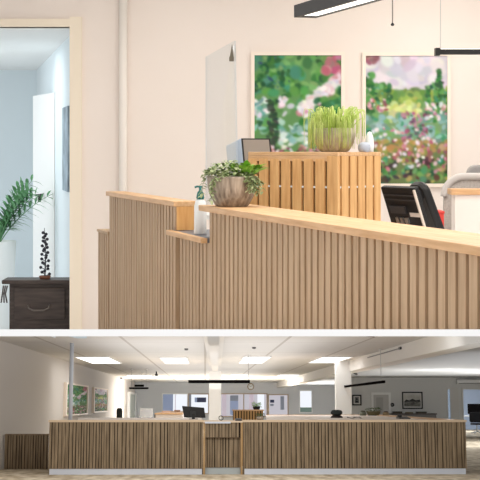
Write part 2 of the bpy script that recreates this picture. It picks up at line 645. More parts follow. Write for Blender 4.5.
def slat_panel(bm, bg, L, y0, zt, fz, pitch, w, seed=0, x0=0.0, dep=.028):
    """slats from x0 to L standing on the sloping floor fz(x)"""
    n = max(1, round((L - x0) / pitch))
    p = (L - x0) / n
    rr = random.Random(seed)
    for i in range(n):
        xa = x0 + i * p + (p - w) / 2
        ww = w * rr.uniform(.93, 1.05)
        box(bm, xa, xa + ww, y0, y0 + dep, fz(xa + w / 2), zt)
    prism(bg, [(x0, y0 + dep, fz(x0)), (L, y0 + dep, fz(L)), (L, y0 + dep, zt), (x0, y0 + dep, zt)], (0, .03, 0))


def csec(name, label, d0, d1):
    o = cfront(d0)
    t = thing(name, label, 'counter', T((o.x, o.y, zdeck(d0)), CANG), 'upper reception counter sections')
    z0 = zdeck(d0)
    return t, (d0 - d1) / CU.y, z0, (lambda x: zdeck(d0 - x * CU.y) - z0 + .002)


# right, long section
t, L, z0, fz = csec('counter_section', 'long oak slatted counter section in front, running to the right edge', 8.26, 4.1)
bm, bg = new(), new()
slat_panel(bm, bg, L, .02, ZT - .034 - z0, fz, .085, .061, 1, .165)
link('slats', bm, M['slat'], t)
link('backing', bg, M['gap'], t)
bm = new()
box(bm, 0, L, 0, .325, ZT - .034 - z0, ZT - z0)
link('top_board', bm, M['oak'], t, bevel=.004)
bm = new()
prism(bm, [(.165, .08, fz(.165)), (.165, .3, fz(.165)), (.165, .3, ZT - .034 - z0), (.165, .08, ZT - .034 - z0)], (.03, 0, 0))
link('end_panel', bm, M['oak_v'], t)

# left section
t, L, z0, fz = csec('counter_section', 'tall oak slatted counter section at left, in front of the white pipe', 11.0, 8.85)
bm, bg = new(), new()
slat_panel(bm, bg, L - .021, .02, ZT - .034 - z0, fz, .085, .061, 2, .04)
link('slats', bm, M['slat'], t)
link('backing', bg, M['gap'], t)
bm = new()
box(bm, 0, L, 0, .15, ZT - .034 - z0, ZT - z0)
link('top_board', bm, M['oak'], t, bevel=.004)
bm = new()
prism(bm, [(L - .019, .022, ZS0 - z0), (L - .019, .14, ZS0 - z0), (L - .019, .14, ZT - .034 - z0), (L - .019, .022, ZT - .034 - z0)], (.018, 0, 0))
link('end_panel', bm, mat('orange_oak_end', (216, 160, 96), .5, noise=((206, 146, 84), (226, 176, 112)), scale=(14, 14, 1.2), nscale=3), t)

# low extension
t, L, z0, fz = csec('counter_section', 'low narrow oak slatted piece at the far left end of the counter', 11.42, 10.98)
bm, bg = new(), new()
zl = up(0, 233, 11.2).z
slat_panel(bm, bg, L, .02, zl - z0, fz, .085, .061, 4)
link('slats', bm, M['slat'], t)
link('backing', bg, M['gap'], t)
bm = new()
box(bm, 0, L, .012, .15, zl - z0, zl - z0 + .02)
link('top_board', bm, M['slat'], t)

# middle low shelf section
t, L, z0, fz = csec('counter_section', 'short lower counter section with a dark grey shelf between the two tall sections', 8.93, 8.09)
ZS = -.51
bm, bg = new(), new()
slat_panel(bm, bg, L - .02, .03, ZS - .03 - z0, fz, .085, .061, 3, .12)
link('slats', bm, M['slat'], t)
link('backing', bg, M['gap'], t)
bm = new()
box(bm, 0, L - .01, -.03, .01, ZS - .03 - z0, ZS - z0)
link('front_edge', bm, M['oak'], t, bevel=.004)
bm = new()
box(bm, .0, L - .01, .0101, .26, ZS - .028 - z0, ZS - z0 - .001)
link('shelf_top', bm, M['laminate'], t)
SHELF = T((cfront(8.93).x, 8.93, 0), CANG)

# soap dispenser on the shelf
sp = up(200.3, 231.5, 8.45)
t = thing('soap_dispenser', 'white soap bottle with a teal pump on the low counter shelf', 'bottle', T((sp.x, sp.y, ZS)))
bm = new()
lathe(bm, [(0, 0), (.036, 0), (.038, .01), (.037, .17), (.03, .2), (.016, .215), (0, .216)], 24)
link('bottle', bm, M['bottle'], t, smooth=True)
bm = new()
lathe(bm, [(0, .212), (.021, .212), (.025, .222), (.018, .255), (.011, .262), (.008, .265), (.008, .29), (0, .29)], 20)
tube(bm, [(.012, 0, .288), (-.02, 0, .29), (-.034, 0, .284)], .006, 8)
link('pump', bm, M['teal'], t, smooth=True)

# planted stone bowl on the ledge
pd = 8.05
pc = up(232, 206.3, pd)
t = thing('potted_ivy', 'grey stone bowl of trailing ivy on the near end of the long counter', 'plant', T((pc.x, pc.y, ZT + .001)))
prof = [(0, 0), (.085, 0), (.095, .004), (.125, .06), (.138, .11), (.142, .16), (.146, .172), (.13, .172), (.125, .13), (0, .13)]
bm = new()
lathe(bm, prof, 48)
for i, vv in enumerate(bm.verts):
    r = math.hypot(vv.co.x, vv.co.y)
    if r > .1 and vv.co.z > .02:
        a = math.atan2(vv.co.y, vv.co.x)
        f = 1 + .012 * math.cos(a * 24)
        vv.co.x *= f
        vv.co.y *= f
link('pot', bm, M['stone'], t, smooth=True)
bm = new()
lathe(bm, [(0, .14), (.13, .136), (.13, .12), (0, .12)], 24)
link('soil', bm, M['soil'], t)
bm = new()
rnd = random.Random(8)
for k in range(420):
    a = rnd.uniform(0, 2 * PI)
    r = .16 * math.sqrt(rnd.random())
    x, y = r * .92 * math.cos(a) - .012, r * math.sin(a) * .8
    z = .165 + .1 * (1 - (r / .17) ** 2) * rnd.random()
    if x < -.08:
        z += .03 * rnd.random()
    leaf(bm, (x, y, z), (rnd.uniform(-1, .8), rnd.uniform(-1, 1), rnd.uniform(-.3, .9)), rnd.uniform(.022, .04), rnd.uniform(.016, .028), .2, .3)
for k in range(12):                                       # trailing stems
    a = rnd.choice((PI * rnd.uniform(.8, 1.3), PI * rnd.uniform(1.2, 1.75), PI * rnd.uniform(1.7, 1.95)))
    L = rnd.uniform(.06, .17) if math.cos(a) < -.4 else rnd.uniform(.03, .1)
    prev = Vector((.14 * math.cos(a), .14 * math.sin(a), .175))
    pts = [prev]
    for i in range(8):
        out = Vector((math.cos(a), math.sin(a), 0)) * (.009 if i < 3 else .002)
        prev = prev + out - Vector((0, 0, L / 8))
        pts.append(prev)
        for _ in range(2):
            leaf(bm, prev, (rnd.uniform(-1, 1), rnd.uniform(-1, .4), rnd.uniform(-.5, .5)), rnd.uniform(.02, .032), .02, .2, .3)
    tube(bm, pts, .002, 4)
link('ivy_leaves', bm, M['ivy'], t)
bm = new()
for k in range(54):
    a = rnd.uniform(0, 2 * PI)
    r = .065 * math.sqrt(rnd.random())
    leaf(bm, (.08 + r * math.cos(a), r * math.sin(a), .18 + .02 * rnd.random()), (math.cos(a) * .8 + .12, math.sin(a) * .8, rnd.uniform(.7, 1.7)), rnd.uniform(.1, .15), rnd.uniform(.024, .036), .15, .4)
link('bright_leaves', bm, M['leaf_bright'], t)

# ---- slatted oak cabinet behind the counter
cd = 8.9
cor = up(337.5, 0, cd)
ang = R(-40.6)
LF, LR = .745, .48
BX = T((cor.x, cd, 0), ang)                     # local: corner at 0,0; left face along -x, right face along +y
ZB = -.0128
zb0 = zdeck(9.5)
t = thing('slatted_cabinet', 'square oak cabinet clad in upright boards, carrying the spiky plant', 'cabinet', BX)
bm = new()
box(bm, -LF, 0, 0, LR, ZB - .025, ZB)
link('top', bm, M['oak'], t, bevel=.003)
bm = new()
n = 7
post = .085
pitch = (LF - post) / n
box(bm, -post, 0, 0, .03, -1.12, ZB - .0255)
for i in range(n):
    x1 = -post - i * pitch - .02
    box(bm, x1 - (pitch - .02), x1, 0, .022, -1.12, ZB - .045)
link('left_boards', bm, M['oak_v'], t, bevel=.002)
bm = new()
box(bm, -LF, -post, .002, .026, ZB - .06, ZB - .0255)
link('rail', bm, M['oak'], t)
bm = new()
n = 5
pitch = (LR - .0301) / n
for i in range(n):
    y0 = .0301 + i * pitch + .018
    box(bm, -.022, 0, y0, y0 + pitch - .018, -1.12, ZB - .0255)
link('right_boards', bm, M['oak_v'], t, bevel=.002)
bm = new()
prism(bm, [(-LF + .02, .03, -1.14), (-.03, .03, -1.14), (-.03, LR - .03, -1.24), (-LF + .02, LR - .03, -1.24)], (0, 0, 1.1))
link('carcass', bm, mat('dark_oak_core', (110, 76, 44), .8), t)
bm = new()
zs = up(0, 186.7, 9.1).z
bm.free()
n = 7
pitch = (LF - post) / n
for i in range(n):
    bm = new()
    boxm(bm, Matrix.Translation((-post - i * pitch - .01, .012, zs)), .018, .014, .012)
    link('spacer', bm, M['bottle'], t)
for i in range(5):
    bm = new()
    boxm(bm, Matrix.Translation((-.012, .0301 + i * (LR - .0301) / 5 + .009, zs)), .014, .016, .012)
    link('spacer', bm, M['bottle'], t)

# spiky plant on the cabinet
gp = BX @ Vector((-.22, .26, ZB))
t = thing('potted_grass_plant', 'spiky yellow green plant in a beige bowl on the slatted oak cabinet', 'plant', T(gp))
bm = new()
lathe(bm, [(0, 0), (.085, 0), (.1, .01), (.13, .06), (.142, .11), (.14, .155), (.126, .157), (.122, .12), (0, .12)], 40)
link('pot', bm, M['stone_b'], t, smooth=True)
bm = new()
rnd = random.Random(21)
for k in range(215):
    a = rnd.uniform(0, 2 * PI)
    r0 = .1 * math.sqrt(rnd.random())
    reach = rnd.uniform(.02, .13)
    h = rnd.uniform(.1, .185)
    drop = rnd.uniform(.06, .27)
    if k >= 150:                      # blades hanging over the near rim
        a = rnd.uniform(PI, 1.75 * PI) - .3
        r0, reach, h, drop = .1, rnd.uniform(.035, .07), rnd.uniform(.05, .12), rnd.uniform(.1, .2)
    base = Vector((r0 * math.cos(a), r0 * math.sin(a), .12))
    a2 = a + rnd.uniform(-.5, .5)
    dirv = Vector((math.cos(a2), math.sin(a2), 0))
    pts = []
    for i in range(9):
        s = i / 8
        zz = h * math.sin(min(1, s * 1.7) * PI / 2) if s < .59 else h - drop * ((s - .59) / .41) ** 1.6
        zz = max(zz, -.1)
        pts.append(base + dirv * (reach * min(1, 1.5 * s) ** .9) + Vector((0, 0, zz)))
    tube(bm, pts, .0036, 5, .0015)
link('blades', bm, M['grass'], t, smooth=True)

# small figurine next to it
fp = BX @ Vector((-.03, .35, ZB))
t = thing('bird_figurine', 'small pale ceramic bird figure right of the spiky plant', 'ornament', T(fp))
bm = new()
lathe(bm, [(0, 0), (.03, .0), (.042, .02), (.04, .045), (.024, .062), (0, .066)], 20, (-.012, -.02, 0))
link('body', bm, M['bird'], t, smooth=True)
bm = new()
lathe(bm, [(0, 0), (.026, 0), (.03, .05), (.024, .1), (.012, .13), (0, .135)], 20, (.028, .03, 0))
link('back_figure', bm, M['bottle'], t, smooth=True)
bm = new()
tube(bm, [(.012, .03, .137), (.036, .03, .14)], .003, 6)
link('beak', bm, M['black'], t)

# ---- desk behind the counter, with display and acrylic screen
ZD = -.45
DM = T((cfront(9.9).x, 9.9, 0), CANG)
t = thing('desk', 'white desk standing behind the counter, seen through the gap by the soap bottle', 'desk', DM)
bm = new()
box(bm, -1.0, .38, .4, .98, ZD - .03, ZD)
link('desk_top', bm, M['white'], t)
for (x, y) in ((-.9, .5), (-.9, .9), (.3, .5), (.3, .9)):
    wp = DM @ Vector((x, y, 0))
    bm = new()
    box(bm, x - .025, x + .025, y - .025, y + .025, zdeck(wp.y), ZD - .03)
    link('leg', bm, M['white'], t)

a, b = up(205.5, 57, 10.5), up(234, 41, 9.05)
t = thing('acrylic_screen', 'clear upright acrylic screen with a metal clip, behind the ivy bowl', 'screen', T((a.x, a.y, ZD + .001)))
bm = new()
w = Vector((b.x - a.x, b.y - a.y, 0))
prism(bm, [(0, 0, 0), w + Vector((.02, 0, 0)), w + Vector((0, 0, b.z - ZD)), (0, 0, a.z - ZD)], (.012, .003, 0))
link('sheet', bm, M['screen'], t)
c = up(231.5, 44, 9.15) - Vector((a.x, a.y, ZD))
bm = new()
prism(bm, [c + Vector((.004, 0, 0)), c + Vector((.014, 0, -.09)), c + Vector((-.012, 0, -.09))], (0, -.015, 0))
boxm(bm, Matrix.Translation(c + Vector((0, -.01, -.1))), .03, .02, .03)
link('clip', bm, mat('dull_brass_clip', (120, 110, 96), .35, metal=.6), t)

md = up(240.5, 150, 9.75)
t = thing('payment_display', 'pale blue grey display terminal with a black rimmed screen, left of the slatted cabinet', 'display', T((md.x, md.y, ZD), R(26)))
bm = new()
hh = up(0, 138, 9.75).z - ZD
tilt = Matrix.Translation((0, 0, hh)) @ Matrix.Rotation(R(-12), 4, 'X')
outl = [(-.0, -.3), (.23, -.3), (.23, 0), (0, 0)]
prism(bm, [tilt @ Vector((x, 0, z)) for x, z in outl], tilt.to_3x3() @ Vector((0, .25, 0)))
link('shell', bm, M['greyblue'], t, bevel=.01)
bm = new()
prism(bm, [tilt @ Vector((x, -.0005, z)) for x, z in ((.004, -.27), (.226, -.27), (.226, -.004), (.004, -.004))], tilt.to_3x3() @ Vector((0, -.008, 0)))
bz = link('bezel', bm, M['black'], t)
bm = new()
prism(bm, [tilt @ Vector((x, -.009, z)) for x, z in ((.012, -.25), (.214, -.25), (.214, -.014), (.012, -.014))], tilt.to_3x3() @ Vector((0, -.003, 0)))
link('screen', bm, M['screen_beige'], t)
bm = new()
box(bm, .07, .16, .08, .16, 0, hh - .25)
box(bm, .02, .21, .02, .22, 0, .012)
link('stand', bm, M['greyblue'], t)

# ---- black monitor and office chair
yaw = R(-60)
mp_ = up(414.5, 188, 7.2)
t = thing('computer_monitor', 'black monitor seen from behind, tilted back above the long counter', 'monitor', T((mp_.x, mp_.y, mp_.z), yaw))
TM = Matrix.Rotation(R(-20), 4, 'X').inverted() @ Matrix.Identity(4)
TM = Matrix.Rotation(R(20), 4, 'X')
# local x runs towards the camera along the panel, -y is the rear of the panel
out = [(x - .3, z - .27) for x, z in rrect(.3, .27, .012, 4)]
bm = new()
prism(bm, [TM @ Vector((x, 0, z)) for x, z in out], TM.to_3x3() @ Vector((0, .025, 0)))
link('shell', bm, M['black'], t, bevel=.004)
bm = new()
prism(bm, [TM @ Vector((x, .026, z)) for x, z in ((-.29, -.26), (-.01, -.26), (-.01, -.01), (-.29, -.01))], TM.to_3x3() @ Vector((0, .003, 0)))
link('screen', bm, M['screen_dark'], t)
bm = new()
for z in (-.045, -.07):
    boxm(bm, TM @ Matrix.Translation((-.15, -.003, z)), .26, .006, .006)
boxm(bm, TM @ Matrix.Translation((-.19, -.006, -.125)), .13, .012, .04)
link('rear_ridges', bm, mat('grey_black_plastic', (58, 55, 56), .35), t)
bm = new()
boxm(bm, TM @ Matrix.Translation((-.055, -.004, -.15)), .09, .004, .022)
link('label', bm, M['paper'], t)
bm = new()
boxm(bm, TM @ Matrix.Translation((-.006, -.004, -.13)), .01, .012, .24)
link('edge_strip', bm, M['paper'], t)
bm = new()
for i in range(3):
    boxm(bm, TM @ Matrix.Translation((-.22 + .04 * i, -.005, -.185)), .026, .01, .03)
link('ports', bm, M['silver'], t)
bm = new()
tube(bm, [TM @ Vector((-.18, .01, -.26)), (-.18, -.02, -.4), (-.18, -.02, -.6)], .02, 10)
box(bm, -.3, -.06, -.1, .1, -.61, -.6)
link('stand', bm, M['black'], t)
wk = t.location.copy()
bm = new()
MT = T((wk.x, wk.y, 0), yaw)
t = thing('side_desk', 'white side desk under the black monitor, hidden behind the long counter', 'desk', MT)
box(bm, -.7, .25, -.16, .5, wk.z - .64, wk.z - .61)
link('desk_top', bm, M['white'], t)
for x, y in ((-.65, -.1), (.2, -.1), (-.65, .45), (.2, .45)):
    wp = MT @ Vector((x, y, 0))
    bm = new()
    box(bm, x - .02, x + .02, y - .02, y + .02, zdeck(wp.y), wk.z - .64)
    link('leg', bm, M['white'], t)

cp = up(418, 184.5, 7.6)
MC = T((cp.x, cp.y, 0), R(-62))
t = thing('office_chair', 'black office chair with a rounded back, right behind the black monitor', 'chair', MC)
TC = Matrix.Translation((0, 0, cp.z)) @ Matrix.Rotation(R(24), 4, 'X')
bm = new()
out = [(x - .12, z - .5) for x, z in rrect(.15, .5, .06, 8)]
prism(bm, [TC @ Vector((x, 0, z)) for x, z in out], TC.to_3x3() @ Vector((0, .05, 0)))
link('backrest', bm, M['black'], t, bevel=.015)
bm = new()
boxm(bm, TC @ Matrix.Translation((-.045, -.004, -.06)), .1, .012, .05)
link('back_panel', bm, mat('soft_black_panel', (44, 42, 44), .6), t, bevel=.004)
sz = cp.z - .52
bm = new()
boxm(bm, Matrix.Translation((-.04, .42, sz - .04)), .44, .44, .08)
link('seat', bm, M['black_soft'], t, bevel=.03)
zb = zdeck((MC @ Vector((-.04, .42, 0))).y)
bm = new()
tube(bm, [(-.04, .42, sz - .08), (-.04, .42, zb + .07)], .025, 10)
for k in range(5):
    a = k * 2 * PI / 5
    tube(bm, [(-.04, .42, zb + .09), (-.04 + .2 * math.cos(a), .42 + .2 * math.sin(a), zb + .07)], .018, 8)
link('base', bm, M['black'], t)
for k in range(5):
    a = k * 2 * PI / 5
    bm = new()
    wx, wy = -.04 + .2 * math.cos(a), .42 + .2 * math.sin(a)
    zz = zdeck((MC @ Vector((wx, wy, 0))).y)
    tube(bm, [(wx - .02, wy, zz + .035), (wx + .02, wy, zz + .035)], .033, 12)
    link('castor', bm, M['black'], t)

# ---- felt screen, white cabinet, red box at right
fd = 11.2
a = up(444, 0, fd)
t = thing('felt_screen', 'pale grey felt desk screen with a rounded corner at the right edge', 'screen', T((a.x, fd, zdeck(fd))))
zt = up(0, 176.5, fd).z - zdeck(fd)
bm = new()
prism(bm, [(x, 0, z) for x, z in rrect(1.3, zt, .16, 10, (0, 0, 1, 1))], (0, .05, 0))
link('panel', bm, M['felt'], t)
bm = new()
o = rrect(1.3, zt, .16, 10, (0, 0, 1, 1))[2:]
tube(bm, [(x, .0, z) for x, z in reversed(o)] + [(0, 0, 0.0)], .03, 10)
link('rim', bm, mat('light_felt_rim', (206, 200, 196), .9), t, smooth=True)
a = up(451.5, 0, 10.7)
t = thing('low_cabinet', 'white cabinet with an oak top in front of the pale grey felt screen', 'cabinet', T((a.x, 10.7, zdeck(10.7) + .012)))
zt = up(0, 189, 10.7).z - zdeck(10.7) - .012
bm = new()
box(bm, .03, 1.2, .02, .2, 0, zt - .045)
link('body', bm, mat('off_white_cabinet', (236, 228, 220), .6), t)
bm = new()
box(bm, 0, 1.22, 0, .22, zt - .045, zt)
link('top_board', bm, M['oak'], t, bevel=.004)
a = up(468, 0, 12.3)
t = thing('felt_armchair', 'mid grey rounded seat back just beyond the felt screen at the right edge', 'chair', T((a.x, 12.3, zdeck(12.3))))
zt = up(0, 165, 12.3).z - zdeck(12.3)
bm = new()
prism(bm, [(x, 0, z + .45) for x, z in rrect(.6, zt - .45, .08, 8)], (0, .12, 0))
link('backrest', bm, M['felt_d'], t, bevel=.02)
bm = new()
box(bm, 0, .6, .1, .65, .38, .46)
link('seat', bm, M['felt_d'], t, bevel=.02)
for x, y in ((.05, .08), (.55, .08), (.05, .6), (.55, .6)):
    bm = new()
    tube(bm, [(x, y, zdeck(12.3 + y) - zdeck(12.3)), (x, y, .46)], .018, 8)
    link('leg', bm, M['black'], t)
a = up(434.5, 0, 10.2)
t = thing('storage_box', 'red storage box beside the grey felt screen, behind the black chair', 'box', T((a.x, 10.2, zdeck(10.2))))
zt = up(0, 211, 10.2).z - zdeck(10.2)
bm = new()
box(bm, 0, .07, 0, .25, .02, zt - .02)
link('body', bm, M['red'], t, bevel=.006)
bm = new()
box(bm, -.004, .074, -.004, .254, zt - .02, zt)
link('lid', bm, M['red'], t, bevel=.004)

# ---- pendant lamps of the upper room
zl = .74
le = zl * F / (HOR - 17.5)
a = up(294, 17.5, le)
t = thing('pendant_lamp', 'dark linear pendant lamp with a lit underside at the top edge', 'lamp', T((a.x, a.y, zl), CANG), 'upper linear pendant lamps')
bm = new()
hgt = .068
box(bm, 0, 3.2, 0, .018, 0, hgt)
box(bm, 0, 3.2, .112, .13, 0, hgt)
box(bm, 0, .06, .018, .112, 0, hgt)
box(bm, 0.06, 3.2, .018, .112, hgt - .012, hgt)
link('housing', bm, M['blackmetal'], t)
bm = new()
box(bm, .06, 3.19, .0181, .1119, .006, .012)
link('diffuser', bm, M['led_up'], t)
for x in (.5, 2.6):
    bm = new()
    tube(bm, [(x, .065, hgt), (x, .065, 2.0 - zl)], .003, 6)
    link('suspension_wire', bm, M['blackmetal'], t)
pd2 = 11.5
a = up(435.5, 55, pd2)
t = thing('pendant_lamp', 'black linear pendant lamp at right, in front of the flower meadow painting corner', 'lamp', T((a.x, pd2, a.z)), 'upper linear pendant lamps')
bm = new()
box(bm, .03, 1.5, 0, .06, .006, .048)
link('housing', bm, M['black'], t)
bm = new()
box(bm, 0, .035, -.02, .075, -.004, .058)
link('end_cap', bm, M['black'], t)
bm = new()
box(bm, .05, 1.48, .01, .05, .0485, .053)
link('diffuser', bm, M['led_up'], t)
for x in (.045, 1.4):
    bm = new()
    tube(bm, [(x, .03, .05), (x, .03, 2.0 - a.z)], .0025, 6)
    link('suspension_wire', bm, M['silver'], t)
a = up(392.5, 25, 10.5)
t = thing('hanging_sensor', 'tiny black sensor hanging on a thin cord above the flower meadow painting', 'sensor', T(a))
bm = new()
lathe(bm, [(0, -.008), (.012, -.004), (.014, .004), (.006, .016), (0, .018)], 12)
link('sensor_head', bm, M['black'], t, smooth=True)
bm = new()
tube(bm, [(0, 0, .016), (0, 0, 2.0 - a.z)], .0045, 6)
link('cord', bm, mat('grey_cord', (120, 112, 108), .6), t)

# =================================================================== LOWER HALL
D0 = 30.0
ZF = lo(240, 474.5, D0).z
ZTOP = lo(240, 420, D0).z
ZC = lo(0, 337.5, D0 + .3).z
XL = lo(4, 404, 32.5).x
DB = 93.0
XBEAM, ZBEAM, ZR, XR, DR = 4.7, 1.05, 1.18, 16.5, 64.0
Dfront = 27.5


def lT(v, rz=0.0):
    return T(v, rz, LM)


def lstruct(name, bm, m):
    return struct(name, bm, m, LM)


bm = new()
box(bm, XL - .1, XR, 27, DB, ZF - .1, ZF)
lstruct('floor', bm, M['carpet'])
bm = new()
box(bm, XL - .1, XBEAM, Dfront, DB, ZC, ZC + .1)
lstruct('ceiling', bm, M['ceil'])
bm = new()
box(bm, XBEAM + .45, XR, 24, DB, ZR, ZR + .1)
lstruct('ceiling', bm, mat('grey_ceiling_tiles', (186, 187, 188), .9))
bm = new()
box(bm, XBEAM, XBEAM + .45, 21.6, DB, ZBEAM, ZC + .1)
lstruct('beam_right', bm, mat('white_beam_paint', (236, 232, 226), .8))
bm = new()
box(bm, XL - .1, XL, 26, DB, ZF, ZC)
lstruct('wall_left', bm, M['wall_l'])
bm = new()
box(bm, XL - .1, XR, DB, DB + .15, ZF, ZC)
lstruct('wall_back', bm, M['wall_bk'])
# right back wall with doorways
xr0 = lo(346, 0, DR).x - .6
xo0, xo1 = lo(463.5, 404, DR).x, lo(486, 404, DR).x
xg0, xg1 = lo(448, 404, DR).x, lo(457, 404, DR).x
zo = lo(470, 389.5, DR).z
zg0 = lo(450, 419, DR).z
bm = new()
box(bm, xr0, xg0, DR, DR + .15, ZF, ZR)
box(bm, xg1, xo0, DR, DR + .15, ZF, ZR)
box(bm, xg0, xg1, DR, DR + .15, zo, ZR)
box(bm, xg0, xg1, DR, DR + .15, ZF, zg0)
box(bm, xo0, xo1, DR, DR + .15, zo, ZR)
box(bm, xo1, XR, DR, DR + .15, ZF, ZR)
lstruct('wall_back', bm, M['wall_r'])
bm = new()
box(bm, XR, XR + .1, 27, DB, ZF, ZR)
lstruct('wall_right', bm, M['wall_r'])
# blue office beyond the right doorway
bm = new()
box(bm, xg0 - .6, XR, 82, 82.1, ZF, ZR)
lstruct('wall_back', bm, M['blue_wall'])
bm = new()
box(bm, xg0 - .7, xg0 - .6, DR + .15, 82, ZF, ZR)
lstruct('wall_left', bm, M['blue_wall'])
bm = new()
fx = .075
for (x0, x1, zb) in ((xg0, xg1, zg0), (xo0, xo1, ZF)):
    box(bm, x0 - fx, x0, DR - .03, DR + .18, zb, zo + fx)
    box(bm, x1, x1 + fx, DR - .03, DR + .18, zb, zo + fx)
    box(bm, x0, x1, DR - .03, DR + .18, zo, zo + fx)
box(bm, lo(439.5, 0, DR).x, lo(446, 0, DR).x, DR - .05, DR - .001, ZF, zo + .1)
lstruct('trim_2', bm, mat('pale_door_trim', (214, 212, 208), .6))
wn = thing('window_1', 'narrow glass side panel left of the blue office doorway', 'window', LM)
wn['kind'] = 'structure'
bm = new()
box(bm, xg0, xg1, DR + .06, DR + .07, zg0, zo)
link('pane', bm, M['pane'], wn)

# AC unit
a, b = lo(457, 379.5, DR - .4), lo(486, 384, DR - .4)
t = thing('air_conditioner', 'long white air conditioner above the blue office doorway', 'appliance', lT((a.x, DR - .4, b.z)))
bm = new()
box(bm, 0, b.x - a.x, 0, .36, 0, a.z - b.z)
link('housing', bm, M['white'], t, bevel=.02)
bm = new()
box(bm, .06, b.x - a.x - .06, -.006, .0, .015, .045)
link('air_slot', bm, M['grey_panel'], t)

# office chair and monitor in the blue office
zfl = ZF
a = lo(476, 432, 70)
t = thing('office_chair', 'black office chair inside the blue office at the right edge', 'chair', lT((a.x, 70, ZF)))
bm = new()
prism(bm, [(x - .3, 0, z + .55) for x, z in rrect(.62, .5, .1, 6)], (0, .08, 0))
link('backrest', bm, M['black_soft'], t, bevel=.02)
bm = new()
box(bm, -.27, .3, -.5, .02, .44, .53)
link('seat', bm, M['black_soft'], t, bevel=.03)
bm = new()
tube(bm, [(0, -.25, .44), (0, -.25, .12)], .03, 8)
for k in range(5):
    an = k * 2 * PI / 5 + .3
    tube(bm, [(0, -.25, .14), (.3 * math.cos(an), -.25 + .3 * math.sin(an), .05)], .03, 8, .02)
link('base', bm, M['silver'], t)
a = lo(468, 415, 74)
t = thing('desk', 'pale desk inside the blue office behind the chair', 'desk', lT((a.x - .3, 74, ZF)))
bm = new()
box(bm, 0, 2.2, 0, 1.0, .8, .84)
link('desk_top', bm, M['white'], t)
for x in (.05, 2.1):
    bm = new()
    box(bm, x, x + .05, .1, .9, 0, .8)
    link('leg', bm, M['grey_panel'], t)
b = lo(468, 416, 74.3)
t = thing('computer_monitor', 'black monitor on the desk inside the blue office', 'monitor', lT((b.x, 74.3, ZF + .84)))
bm = new()
box(bm, 0, 1.0, 0, .06, .1, .62)
link('panel', bm, M['black_matt'], t, bevel=.01)
bm = new()
box(bm, .45, .55, .06, .1, .02, .3)
box(bm, .3, .7, 0, .2, 0, .02)
link('stand', bm, M['black'], t)

# columns and centre beam
a = lz(72, 343, ZC)
bm = new()
tube(bm, [(0, 0, .001), (0, 0, ZC - ZF - .002)], .047, 16)
o = link('post', bm, mat('pale_blue_white_post', (214, 220, 230), .5), None, lT((a.x, a.y, ZF)), smooth=True)
tag(o, 'slim white steel post in front of the left green painting', 'post')
ZCB = 1.12
dcol = 49.0
x0, x1 = lo(210.5, 0, dcol).x, lo(222, 0, dcol).x
bm = new()
box(bm, x0, x1, dcol, dcol + .45, ZF, ZCB)
lstruct('column', bm, M['white'])
bm = new()
xc0, xc1 = lo(214.3, 0, 23).x, (x0 + x1) / 2


def skew(bm, ya, yb, h, za, zb):
    f = lambda y: xc0 + (xc1 - xc0) * (y - 23) / (dcol + .2 - 23)
    prism(bm, [(f(ya) - h, ya, za), (f(ya) + h, ya, za), (f(yb) + h, yb, za), (f(yb) - h, yb, za)], (0, 0, zb - za))


skew(bm, 22.8, dcol + .44, .1, ZCB, ZC - .0801)
skew(bm, 27.0, dcol + .44, .21, ZC - .08, ZC)
lstruct('beam_center', bm, mat('white_beam_paint_center', (232, 228, 222), .8))
x0, x1 = lo(331.5, 0, 46).x, lo(346, 0, 46).x
bm = new()
box(bm, x0, x1, 46, 46.5, ZF, ZC if x0 < XBEAM else ZBEAM)
lstruct('column', bm, M['white'])

# ceiling light panels: near row and far row
PANELS = [((75, 108), (356.3, 362.8), 'leftmost ceiling panel of the near row, above the green paintings'),
          ((160, 186.5), (357, 363), 'ceiling panel of the near row left of the centre beam'),
          ((244.5, 271), (356, 362.6), 'ceiling panel of the near row right of the centre beam'),
          ((323, 352), (356.3, 362.2), 'rightmost ceiling panel of the near row, beside the right beam'),
          ((126, 150), (374.6, 378), 'leftmost ceiling panel of the far row'),
          ((180, 198), (374.6, 377.8), 'ceiling panel of the far row left of the white column'),
          ((231, 249), (374.2, 377.4), 'ceiling panel of the far row right of the white column'),
          ((281, 300), (374.2, 377.4), 'rightmost ceiling panel of the far row')]
LPOS = []
for (xa, xb_), (ya, yb), lab in PANELS:
    a, b = lz(xa, ya, ZC), lz(xb_, ya, ZC)
    c = lz((xa + xb_) / 2, yb, ZC)
    w, l = b.x - a.x, c.y - a.y
    t = thing('ceiling_light', 'white lit ' + lab, 'ceiling light', lT((a.x, a.y, ZC - .03)), 'ceiling light panels')
    bm = new()
    e = .03
    box(bm, -e, 0, -e, l + e, 0, .03)
    box(bm, w, w + e, -e, l + e, 0, .03)
    box(bm, 0, w, -e, 0, 0, .03)
    box(bm, 0, w, l, l + e, 0, .03)
    link('frame', bm, M['white'], t)
    bm = new()
    box(bm, 0, w, 0, l, .012, .028)
    link('diffuser', bm, M['led'], t)
    LPOS.append((a.x + w / 2, a.y + l / 2, w, l))

# paintings on the left wall: local x of the painting runs into the depth
RZ = R(90)
for (xa, xb_, img, lab) in ((64.3, 85, IM_A, 'green garden painting on the left wall, partly behind the white post'),
                            (92.5, 105.5, IM_B, 'green meadow painting on the left wall, farther from the post')):
    a, b = lx(xa, 404, XL), lx(xb_, 404, XL)
    pt, pb = lx(xa, 384 if xa < 80 else 388.3, XL), lx(xa, 414.7 if xa < 80 else 411.5, XL)
    painting(lab, img, b.y - a.y, pt.z - pb.z, lT((XL, a.y, pb.z), RZ), .05, .1, M['frame_pale'], .35)

